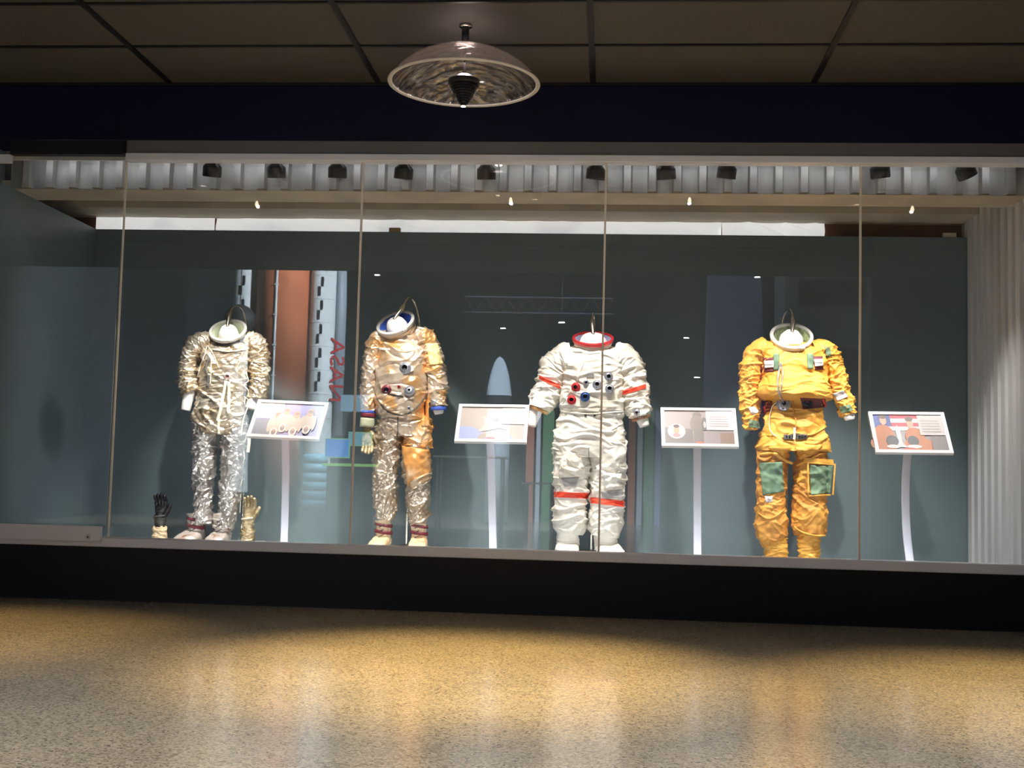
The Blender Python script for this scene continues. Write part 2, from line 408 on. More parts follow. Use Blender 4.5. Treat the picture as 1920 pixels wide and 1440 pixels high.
# creased white paper over the gap above the back wall
def paper(x0, x1, amp, seed, label, sag=0.0):
    nx, nz = 120, 10; bm = bmesh.new(); G = [[], []]
    a = at(x0, 424, YB + .1).x; b = at(x1, 424, YB + .1).x
    for s in (0, 1):
        for i in range(nx + 1):
            r = []
            for j in range(nz + 1):
                x = a + (b - a) * i / nx; t = j / nz
                z = ZH + 0.006 + (z2 - ZH - 0.010) * t - sag * (1 - t) * (0.5 + 0.5 * sin((x - a) * 3.1 + seed)) * 0.02
                n = noise.noise(Vector((x * 1.3 + seed, z * 6 + x * 2.1, seed))); rr = max(0, 1 - abs(n) * 4)
                y = YB + 0.085 + amp * (rr * rr + 0.6 * noise.noise(Vector((x * 3, z * 3, seed)))) * -1 + s * 0.002
                r.append(bm.verts.new((x, y, z)))
            G[s].append(r)
    for s in (0, 1):
        for i in range(nx):
            for j in range(nz): bm.faces.new((G[s][i][j], G[s][i + 1][j], G[s][i + 1][j + 1], G[s][i][j + 1]))
    for i in range(nx):
        for j in (0, nz): bm.faces.new((G[0][i][j], G[0][i + 1][j], G[1][i + 1][j], G[1][i][j]))
    for j in range(nz):
        for i in (0, nx): bm.faces.new((G[0][i][j], G[0][i][j + 1], G[1][i][j + 1], G[1][i][j]))
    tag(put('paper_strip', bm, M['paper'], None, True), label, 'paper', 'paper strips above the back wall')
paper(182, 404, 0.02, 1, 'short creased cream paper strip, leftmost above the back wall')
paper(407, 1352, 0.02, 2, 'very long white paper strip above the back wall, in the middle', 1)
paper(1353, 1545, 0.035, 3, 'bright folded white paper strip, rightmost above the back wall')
for (px, w_, y0, y1, lab, mm) in ((741, 21, 430, 438, 'tiny brown cardboard block lying before the white paper strip', 'card'),
                           (1779, 24, 430, 439, 'small beige block on the back wall top in the right corner', 'beam')):
    a = at(px - w_ / 2, y1, YB + .04); b = at(px + w_ / 2, y0, YB + .04)
    tag(put('cardboard_block', bx(a.x, b.x, YB + .008, YB + .045, ZH + .0005, ZH + 0.036), M[mm]), lab, 'block')

# glass panes
def vline(pa, pb, Y):  # x position at mid height
    return at((pa[0] + pb[0]) / 2, (pa[1] + pb[1]) / 2, Y).x
JX = [vline((235, 290), (205, 1015), YG), vline((680, 310), (657, 1020), YG), vline((1137, 310), (1122, 1040), YG), vline((1615, 310), (1610, 1050), YG)]
edges = [XL + 3] + JX + [XR - 3]
for i in range(5):
    a, b = edges[i] + 0.004, edges[i + 1] - 0.004
    y = YG - 0.035 if i == 0 else YG
    z0 = 0.48 if i == 0 else ZsT - 0.01
    struct('window_%d' % (i + 1), bx(a, b, y, y + 0.009, z0, Za + 0.02), M['glass'])
for i, x in enumerate(JX):
    wd = 0.0045 if i == 0 else 0.0062
    struct('trim_%d' % (11 + i), bx(x - wd, x + wd, YG - 0.003, YG + 0.012, ZsT, Za), M['joint'])
# left sliding door rail with its lock
r0, r1 = at(100, 1013, 7.66).z, at(100, 984, 7.66).z
rail = thing('sliding_door_rail', ((XL + 3 + JX[0]) / 2, 7.68, r0), 'wide grey metal bottom rail of the left sliding glass door, with a small lock', 'door rail')
put('rail_body', bx(XL + 3, JX[0] - 0.012, 7.655, 7.688, r0, r1, bev=0.003), M['alu'], rail)
bm = bmesh.new(); pl = at(165, 1007, 7.655)
lathe(bm, [(0.006, 0.0), (0.006, 0.006), (0.011, 0.008), (0.016, 0.004), (0.017, 0)], 24, Matrix.Translation((pl.x, 7.655, pl.z)) @ Matrix.Rotation(PI / 2, 4, 'X'))
put('lock', bm, M['ring'], rail, True)
bm = bmesh.new(); lathe(bm, [(0, 0.003), (0.0062, 0.003), (0.0062, 0.0)], 16, Matrix.Translation((pl.x, 7.655, pl.z)) @ Matrix.Rotation(PI / 2, 4, 'X'))
put('keyhole', bm, M['hole'], rail)

# ------------------------------------------------------------------ SPOT LAMPS inside the case
suitx = {1: 430, 2: 750, 3: 1105, 4: 1485}
def T(px, py=760, Y=YS): return at(px, py, Y)
lamps = [(398, 318, 6, T(432, 800), 46, 38, 'first from the left, over the silver suit'), (518, 320, 0, T(545, 850, 8.5), 52, 26, 'second from the left, crossed by a streak of glare'),
         (633, 320, 2, T(440, 830), 46, 40, 'third from the left, hanging nearly straight'), (757, 322, 6, T(752, 800), 46, 44, 'fourth from the left, over the tan suit'),
         (912, 323, 0, T(925, 850, 8.5), 52, 36, 'fifth from the left, alone above the second sign'), (1117, 323, 6, T(1112, 810), 46, 34, 'sixth from the left, over the white suit'),
         (1249, 323, -5, T(1300, 850, 8.5), 52, 36, 'seventh from the left, tilted slightly right'), (1363, 321, 6, T(1480, 820), 46, 36, 'eighth from the left, above the third sign'),
         (1650, 320, -8, T(1492, 830), 46, 38, 'ninth from the left, second from the right end'), (1810, 320, -28, T(1720, 850, 8.5), 60, 32, 'rightmost of the row, strongly tilted with a bright rim')]
for px, py, tilt, aim, cone, e_, lab in lamps:
    c = at(px, py, 7.86); hz = c.z
    root = thing('spotlight', (c.x, 7.86, Za + 0.03), 'black case spotlight, ' + lab, 'spotlight', 'spotlights along the top of the case')
    mt = Matrix.Translation(c) @ Matrix.Rotation(math.radians(tilt), 4, 'Y') @ Matrix.Rotation(math.radians(14), 4, 'X')
    bm = bmesh.new()
    lathe(bm, [(0, 0.055), (0.030, 0.055), (0.034, 0.047), (0.060, 0.022), (0.062, 0.015), (0.062, -0.045), (0.057, -0.048), (0.055, -0.02), (0, -0.015)], 40, mt)
    put('lamp_head', bm, M['black'], root, True)
    bm = bmesh.new(); lathe(bm, [(0, -0.030), (0.050, -0.030), (0.050, -0.028), (0, -0.028)], 32, mt)
    put('lens', bm, M['bulb'], root)
    bm = bmesh.new(); box(bm, c.x - 0.017, c.x + 0.017, 7.845, 7.875, hz + 0.03, Za + 0.10, bev=0.003)
    put('bracket', bm, M['black'], root)
    o = light('SPOT', 'spot_beam', mt @ Vector((0, 0, -0.10)), e_ * 5.5, (1.0, 0.955, 0.89), aim, 0.03, cone, 0.75)
top_fill = thing('added_top_strip', (0, 7.825, Za + .03), 'thin white strip added unseen behind the top rail to brighten the header', 'light strip')  # unseen strip, added to brighten the corrugated header
put('housing', bx(XCL + .05, XCR - .05, 7.808, 7.822, Za + .020, Za + .050), M['white'], top_fill)
light('AREA', 'added_top_fill_light', ((XCL + XCR) / 2, 7.830, Za + .036), 4.6, (.96, .97, 1.0), ((XCL + XCR) / 2, 7.93, Za + .0), 6.4, sy=.012)
floor_fill = put('added_floor_strip', bx(XCL + .08, XCR - .15, 7.915, 7.945, FZ + .0005, FZ + .012, bev=.002), M['white'])  # unseen strip, added to lift the lower back wall and the beams
tag(floor_fill, 'slim white strip added unseen behind the bottom rail to brighten the back wall', 'light strip')
light('AREA', 'added_lower_fill_light', ((XCL + XCR) / 2, 7.93, FZ + .02), 25, (.93, .97, 1.0), ((XCL + XCR) / 2, 8.9, .50), 5.8, sy=.03)
bm = bmesh.new(); box(bm, XCL + 0.1, XCR - 0.05, 7.84, 7.88, Za + 0.085, Za + 0.12)
tag(put('lighting_track', bm, M['black']), 'black lighting track behind the top rail carrying the spotlights', 'track')

# ------------------------------------------------------------------ PENDANT
def pendant(px_center, Y, rimz, label, power, group='clear dome pendant lamps'):
    c = Vector((px_center, Y, rimz))
    root = thing('pendant_lamp', (c.x, c.y, Zc - 0.015), label, 'pendant lamp', group)
    R0 = 0.425 * Y / 6.78
    prof = [(0.0, .205)] + [(R0 * sin(a) / sin(1.2) * 1.0, .205 * (cos(a) - cos(1.2)) / (1 - cos(1.2))) for a in [0.08 * k for k in range(1, 15)]] + [(R0, 0)]
    bm = bmesh.new(); inner = [(max(r - 0.004, 0), z - 0.004) for r, z in prof]
    lathe(bm, prof + inner[::-1], 96, Matrix.Translation(c))
    put('dome', bm, M['dome'], root, True)
    bm = bmesh.new(); lathe(bm, [(R0 + .013 * cos(a) - 0.004, .007 * sin(a)) for a in [PI * 2 * k / 12 for k in range(13)]], 96, Matrix.Translation(c))
    put('rim', bm, M['rim'], root, True)
    bm = bmesh.new(); lathe(bm, [(0, .1), (0.006, .1), (0.006, Zc - rimz), (0, Zc - rimz)], 12, Matrix.Translation(c))
    lathe(bm, [(0, .22), (0.021, .22), (0.021, Zc - rimz - 0.002), (0, Zc - rimz - 0.002)], 24, Matrix.Translation(c))
    put('stem', bm, M['black'], root, True)
    bm = bmesh.new(); lathe(bm, [(0, Zc - rimz - 0.012), (0.036, Zc - rimz - 0.012), (0.036, Zc - rimz - 0.001), (0, Zc - rimz - .001)], 24, Matrix.Translation(c))
    put('ceiling_rose', bm, M['steel'], root, True)
    prof = [(0.0, .12), (0.006, .12), (0.010, .05), (0.05, .045), (0.088, .02), (0.088, 0.0)]
    n = 9
    for k in range(n):
        r = 0.084 - 0.058 * (k / (n - 1)) ; z = -0.005 - 0.013 * k
        prof += [(r, z), (r, z - 0.006), (r - 0.012, z - 0.007), (r - 0.012, z - 0.012)]
    prof += [(0.02, -0.128), (0, -0.128)]
    bm = bmesh.new(); lathe(bm, prof, 48, Matrix.Translation(c)); put('heat_sink', bm, M['black'], root, False)
    bm = bmesh.new(); lathe(bm, [(0, -0.129), (0.014, -0.129), (0.014, -0.131), (0, -0.133)], 24, Matrix.Translation(c)); put('bulb', bm, M['bulb_warm'], root, True)
    o = light('SPOT', 'pendant_light', c + Vector((0, 0, -0.16)), power, (1.0, 0.74, 0.36), c + Vector((0, -0.1, -3)), 0.06, 72, 0.8)
    o = light('POINT', 'pendant_spill', c + Vector((0, 0, 0.14)), 4.0, (1.0, 0.86, 0.8), None, 0.05)
    return root
def domemat():
    T = bpy.data.materials.new('clear_acrylic_dome'); T.use_nodes = True; nt = T.node_tree
    nt.nodes.remove(nt.nodes['Principled BSDF']); out = nt.nodes['Material Output']
    N = nt.nodes.new; K = nt.links.new
    t = N('ShaderNodeBsdfTransparent'); t.inputs[0].default_value = (.84, .80, .79, 1)
    g = N('ShaderNodeBsdfGlossy'); g.inputs['Roughness'].default_value = 0.12
    d = N('ShaderNodeBsdfTranslucent'); d.inputs[0].default_value = (.8, .72, .70, 1)
    tc = N('ShaderNodeTexCoord'); mp = N('ShaderNodeMapping'); mp.inputs['Scale'].default_value = (3, 9, 3)
    n = N('ShaderNodeTexNoise'); n.inputs['Scale'].default_value = 3.0; n.inputs['Detail'].default_value = 1
    bp = N('ShaderNodeBump'); bp.inputs['Strength'].default_value = 1.0; bp.inputs['Distance'].default_value = .05
    K(tc.outputs['Object'], mp.inputs[0]); K(mp.outputs[0], n.inputs['Vector']); K(n.outputs['Fac'], bp.inputs['Height']); K(bp.outputs[0], g.inputs['Normal'])
    m1 = N('ShaderNodeMixShader'); m1.inputs[0].default_value = .3; K(g.outputs[0], m1.inputs[1]); K(d.outputs[0], m1.inputs[2])
    m2 = N('ShaderNodeMixShader'); m2.inputs[0].default_value = .34; K(t.outputs[0], m2.inputs[1]); K(m1.outputs[0], m2.inputs[2])
    K(m2.outputs[0], out.inputs['Surface']); return T
M['dome'] = domemat()
M['rim'] = mat('frosted_rim', (0.62, 0.60, 0.56), 0.3, emit=(1, 0.9, 0.75), estr=0.02)
M['bulb_warm'] = mat('lit_warm_bulb', (1, 1, 1), 0.4, emit=(1.0, 0.85, 0.6), estr=9)
pY = atz(870, 47, Zc).y
pc = at(870, 157, pY)
pendant(pc.x, pY, pc.z, 'large clear dome pendant lamp with black ribbed cone, hanging in front of the case', 26)
def downlight(x, y, power, label, cone=75, col=(1.0, 0.78, 0.45), aimdy=0.0, aimdx=0.0):
    root = thing('ceiling_spotlight', (x, y, Zc - 0.013), label, 'spotlight', 'black ceiling spotlights outside the picture')
    c = Vector((x, y, Zc - 0.16))
    bm = bmesh.new(); lathe(bm, [(0, .07), (.03, .07), (.055, .04), (.055, -.06), (.05, -.062), (.048, -.03), (0, -.028)], 32, Matrix.Translation(c)); put('lamp_head', bm, M['black'], root, True)
    bm = bmesh.new(); lathe(bm, [(0, .065), (.012, .065), (.012, .146), (0, .146)], 12, Matrix.Translation(c)); put('stem', bm, M['black'], root, True)
    bm = bmesh.new(); lathe(bm, [(0, -.045), (.045, -.045), (.045, -.040), (0, -.040)], 24, Matrix.Translation(c)); put('lens', bm, M['bulb_warm'], root)
    light('SPOT', 'downlight_beam', c + Vector((0, 0, -.075)), power, col, c + Vector((aimdx, aimdy, -3)), 0.05, cone, 0.9)
for x, y, e in ((-3.35, 5.85, 420), (-0.65, 5.45, 1150), (2.0, 5.35, 760)):
    downlight(x, y, e, 'black ceiling spotlight above the top of the picture', 56, (1.0, .69, .27))
for x in (-2.6, 0.0, 2.6):  # unseen extra row, added to brighten the floor
    downlight(x, 3.0, 270, 'added black ceiling spotlight nearer the viewer, out of view, to brighten the floor', 120, (1.0, 0.95, 0.90))
for x, y, e in ((-3.06, 5.3, 6), (-.85, 5.5, 5), (0.62, 5.55, 6), (2.46, 5.3, 6)):  # bulbs added out of view to light ceiling, soffit and rails
    c = Vector((x, y, Zc - .24)); b_ = thing('added_bulb', c, 'small bulb on a short cord, added out of view to brighten ceiling and rails', 'bulb', 'added bulbs outside the picture')
    bm = bmesh.new(); lathe(bm, [(0, -.02), (.012, -.014), (.016, 0), (.010, .02), (.008, .03), (0, .03)], 16, Matrix.Translation(c)); put('bulb', bm, M['bulb_warm'], b_, True)
    bm = bmesh.new(); lathe(bm, [(0, .032), (.01, .032), (.01, .06), (.003, .065), (.003, .228), (0, .228)], 10, Matrix.Translation(c)); put('cord', bm, M['black'], b_, True)
    light('POINT', 'added_bulb_fill', c + Vector((0, -.03, -.01)), e, (1.0, .92, .87), None, .012)

# ------------------------------------------------------------------ SIGNS
def art(bm, quad, polys, mats, mdict, lift=0.0012):
    """quad: four corners TL TR BR BL (world); polys in 0..1"""
    TL, TR, BR, BL = quad
    n = (TR - TL).cross(BL - TL).normalized()
    if n.y > 0: n = -n
    for k, (col, pts) in enumerate(polys):
        if col not in mdict:
            mdict[col] = len(mats); mats.append(mat('print_colour', tuple(c_ ** 1.45 for c_ in col), 0.5))
        vs = []
        for u, v in pts:
            p = (TL * (1 - u) + TR * u) * (1 - v) + (BL * (1 - u) + BR * u) * v
            vs.append(bm.verts.new(p + n * (lift + 0.00025 * k)))
        try: bm.faces.new(vs).material_index = mdict[col]
        except Exception: pass
def rect(u0, v0, u1, v1): return [(u0, v0), (u1, v0), (u1, v1), (u0, v1)]
def ell(cu, cv, ru, rv, n=20, a0=0, a1=2 * PI): return [(cu + ru * cos(a0 + (a1 - a0) * k / n), cv + rv * sin(a0 + (a1 - a0) * k / n)) for k in range(n)]
def textlines(u0, v0, u1, v1, n, col):
    out = []
    for k in range(n):
        v = v0 + (v1 - v0) * (k + 0.3) / n; uu = u1 - (u1 - u0) * random.choice((0.0, 0.05, 0.02, 0.25))
        out.append((col, rect(u0, v, uu, v + (v1 - v0) / n * 0.4)))
    return out
def astronaut(cu, cv, s, body, dark, skin, helm):
    o = []
    o.append((body, ell(cu, cv + .30 * s, .105 * s, .30 * s)))
    o.append((body, ell(cu - .10 * s, cv + .32 * s, .035 * s, .24 * s)))
    o.append((body, ell(cu + .10 * s, cv + .32 * s, .035 * s, .24 * s)))
    o.append((skin, ell(cu, cv - .02, .055 * s, .13 * s)))
    o.append((dark, ell(cu, cv - .055 * s, .045 * s, .055 * s)))
    o.append((helm, ell(cu, cv + .55 * s, .065 * s, .15 * s)))
    o.append((dark, ell(cu, cv + .55 * s, .035 * s, .09 * s)))
    o.append((skin, ell(cu, cv + .49 * s, .02 * s, .05 * s)))
    return o
W_ = (0.80, 0.78, 0.78); L_ = (0.62, 0.60, 0.62); G_ = (0.45, 0.43, 0.45)
def sign(pc4, Y, labelpic, polys, postx, posty, label, bg, bend=0.0):
    # corners at their own depths: board tilts back
    TL0, TR0, BR0, BL0 = pc4
    cx = (at(TL0[0], TL0[1], Y).x + at(TR0[0], TR0[1], Y).x + at(BL0[0], BL0[1], Y).x + at(BR0[0], BR0[1], Y).x) / 4
    dn = 0.115
    TL, TR = at(*TL0, Y + dn), at(*TR0, Y + dn); BL, BR = at(*BL0, Y - dn), at(*BR0, Y - dn)
    w1 = ((TR - TL).length + (BR - BL).length) / 2
    # make it a true rectangle with the measured yaw
    Cn = (TL + TR + BR + BL) / 4
    u = ((TR - TL) + (BR - BL)).normalized(); v = ((BL - TL) + (BR - TR)); v = v - u * v.dot(u); h = v.length / 2; v.normalize()
    n = u.cross(v).normalized()
    if n.y > 0: n = -n
    root = thing('display_sign', (Cn.x, Y + 0.05, FZ), label, 'display sign', 'framed signs between the suits')
    def pt(a, b, d): return Cn + u * (a * w1 / 2) + v * (b * h / 2) + n * d
    # frame: four bars
    def bar(bm, a0, a1, b0, b1, d0, d1):
        vs = [bm.verts.new(pt(a, b, d)) for d in (d0, d1) for b in (b0, b1) for a in (a0, a1)]
        for q in ((0, 2, 3, 1), (4, 5, 7, 6), (0, 1, 5, 4), (2, 6, 7, 3), (0, 4, 6, 2), (1, 3, 7, 5)): bm.faces.new([vs[i] for i in q])
    fa = 0.024 / (w1 / 2); fb = 0.024 / (h / 2)
    bm = bmesh.new()
    bar(bm, -1, 1, -1, -1 + fb, -0.012, 0.010); bar(bm, -1, 1, 1 - fb, 1, -0.012, 0.010)
    bar(bm, -1, -1 + fa, -1 + fb, 1 - fb, -0.012, 0.010); bar(bm, 1 - fa, 1, -1 + fb, 1 - fb, -0.012, 0.010)
    put('frame', bm, M['white'], root)
    bm = bmesh.new(); mats = [mat('print_ground', tuple(c_ ** 1.4 for c_ in bg), 0.45)]; md = {}
    bar(bm, -1 + fa, 1 - fa, -1 + fb, 1 - fb, -0.011, 0.001)
    q = (pt(-1 + fa, -1 + fb, .001), pt(1 - fa, -1 + fb, .001), pt(1 - fa, 1 - fb, .001), pt(-1 + fa, 1 - fb, .001))
    for f in bm.faces: f.material_index = 0
    bmesh.ops.recalc_face_normals(bm, faces=bm.faces[:])
    art(bm, q, polys, mats, md)
    me = bpy.data.meshes.new('picture'); bm.to_mesh(me); bm.free()
    o = put('picture', me, mats, root); o['label'] = labelpic
    # post: flat bar, gently curved
    top = Cn - n * 0.03; pb = at(postx[1], posty, Y + 0.06)
    x0 = at(postx[0], BL0[1] + 5, Y + 0.04).x
    bm = bmesh.new()
    pts = [Vector((x0, Y + 0.02, top.z)), Vector((x0 + (pb.x - x0) * .35 - bend, Y + 0.06, top.z * .65 + FZ * .35)), Vector((x0 + (pb.x - x0) * .7 - bend, Y + 0.07, top.z * .3 + FZ * .7)), Vector((pb.x, Y + 0.06, FZ + 0.004))]
    tube(bm, [(*p, 0.026, 0.011) for p in pts], 20, 20, expo=6)
    put('post', bm, M['postgrey'], root, True)
    put('base_plate', bx(pb.x - 0.17, pb.x + 0.17, Y - 0.05, Y + 0.20, FZ, FZ + 0.008, bev=0.002), M['white'], root)
M['postgrey'] = mat('silver_grey_post', (0.72, 0.72, 0.80), 0.4, metal=0.1)
pk = (0.75, 0.62, 0.55); sk = (0.72, 0.48, 0.38); dk = (0.22, 0.16, 0.14); hw = (0.8, 0.76, 0.72); sb = (0.70, 0.62, 0.56); nb = (0.36, 0.36, 0.60)
crew = []
for cu, cv in ((0.33, .40), (0.45, 0.27), (0.62, 0.37), (0.82, 0.30)):
    crew += astronaut(cu + .0, cv, 0.92, sb, (0.42, 0.34, 0.32), sk, hw)
sign(((482, 750), (614, 757), (601, 825), (465, 820)), 8.25, 'photo print of four crew in silver suits on blue', [((0.40, 0.40, 0.45), rect(0, .5, .4, 1)), (W_, rect(0, 0, .38, .48))] + textlines(.04, .08, .34, .42, 5, L_) + crew,
     (535, 533), 1018, 'white framed tilted sign showing four crew in silver suits, between the silver and tan suits', nb, 0.0)
def spacewalk():
    o = [((0.45, 0.50, 0.72), [(0, .6), (.15, .6), (.32, .70), (.48, 1), (0, 1)]), ((0.50, 0.56, 0.78), [(.45, 1), (.62, .78), (.78, .80), (.86, 1)]),
         ((0.72, 0.66, 0.58), ell(.42, .45, .05, .16)), ((0.74, 0.74, 0.68), ell(.54, .30, .09, .09)), ((0.40, 0.38, 0.36), ell(.54, .36, .055, .06)),
         ((0.72, 0.70, 0.62), [(.34, .28), (.46, .36), (.52, .5), (.48, .56), (.36, .38)]), ((0.66, 0.64, 0.58), [(.44, .5), (.62, .5), (.66, .62), (.46, .72), (.30, .76), (.3, .7)]),
         ((0.70, 0.66, 0.60), [(.6, .55), (.72, .62), (.74, .7), (.60, .64)]), ((0.5, 0.44, 0.38), [(.30, .9), (.38, .78), (.44, .95), (.3, 1)]), ((0.75, 0.2, 0.2), rect(.44, .92, .56, .97)),
         (W_, rect(.64, .02, 1, .52))]
    return o + textlines(.68, .08, .95, .46, 5, (0.66, 0.58, 0.58))
sign(((862, 759), (994, 761), (986, 831), (851, 829)), 8.25, 'photo print of a floating figure above blue earth', spacewalk(), (918, 925), 1030,
     'white framed tilted sign showing a spacewalk over earth, between the tan and white suits', (0.50, 0.44, 0.40))
def moon():
    o = [((0.34, 0.30, 0.30), [(0, .5), (.4, .55), (.42, 1), (0, 1)]), (W_, ell(.17, .62, .13, .22)), (sk, ell(.17, .58, .045, .13)), (dk, ell(.17, .47, .045, .05)), ((0.6, .4, .4), ell(.17, .74, .055, .06)),
         ((0.34, 0.31, 0.28), ell(.48, .14, .065, .11)), ((0.38, 0.34, 0.31), ell(.47, .40, .10, .26)), ((0.36, 0.32, 0.30), rect(.42, .55, .56, .98)), ((0.30, 0.28, 0.27), ell(.58, .40, .045, .2)),
         ((0.66, 0.62, 0.60), ell(.585, .42, .02, .1)), ((0.75, 0.3, 0.25), rect(.45, .93, .55, .98)), ((0.46, 0.36, 0.30), rect(.80, .66, 1, 1)), (W_, rect(.61, 0, 1, .58))]
    return o + textlines(.65, .15, .94, .50, 5, (0.62, 0.56, 0.56))
sign(((1239, 766), (1380, 767), (1384, 840), (1240, 837)), 8.25, 'photo print of a standing suited figure with a round portrait inset', moon(), (1307, 1308), 1042,
     'white framed tilted sign with a round portrait inset, between the white and yellow suits', (0.48, 0.42, 0.42))
def duo():
    o = [((0.10, 0.16, 0.42), rect(0, 0, .25, .4)), ((0.62, 0.10, 0.16), rect(.25, 0, .66, .10)), ((0.78, 0.74, 0.74), rect(.25, .10, .66, .22)), ((0.62, 0.10, 0.16), rect(.25, .22, .66, .33)), ((0.78, 0.74, 0.74), rect(.1, .33, .66, .44)),
         ((0.60, 0.26, 0.10), ell(.12, .58, .15, .30)), ((0.60, 0.26, 0.10), ell(.10, .82, .2, .24)), (sk, ell(.14, .16, .05, .13)), (dk, ell(.14, .06, .055, .06)),
         ((0.60, 0.26, 0.10), ell(.56, .62, .14, .26)), ((0.60, 0.26, 0.10), ell(.60, .84, .22, .2)), (sk, ell(.52, .24, .05, .14)), (dk, ell(.52, .12, .055, .07)),
         ((0.80, 0.78, 0.80), [(.32, .3), (.36, .42), (.36, .8), (.42, .92), (.26, .92), (.30, .8), (.29, .42)]), ((0.08, 0.09, 0.13), ell(.22, .74, .09, .15)), ((0.78, 0.76, 0.76), ell(.22, .90, .10, .05)),
         ((0.08, 0.09, 0.13), ell(.52, .74, .08, .14)), ((0.78, 0.76, 0.76), ell(.52, .90, .11, .05)), ((0.30, 0.27, 0.28), rect(.78, .60, 1, 1)), ((0.66, 0.16, 0.14), ell(.45, .97, .1, .04)), ((0.66, 0.62, 0.62), rect(.64, .02, 1, .58))]
    return o + textlines(.68, .14, .95, .52, 5, (0.50, 0.46, 0.46))
sign(((1627, 773), (1769, 775), (1788, 851), (1642, 850)), 8.25, 'photo print of two crew in orange suits before a flag', duo(), (1703, 1708), 1055,
     'white framed tilted sign showing two crew in orange suits, rightmost of the signs', (0.30, 0.27, 0.28), 0.02)

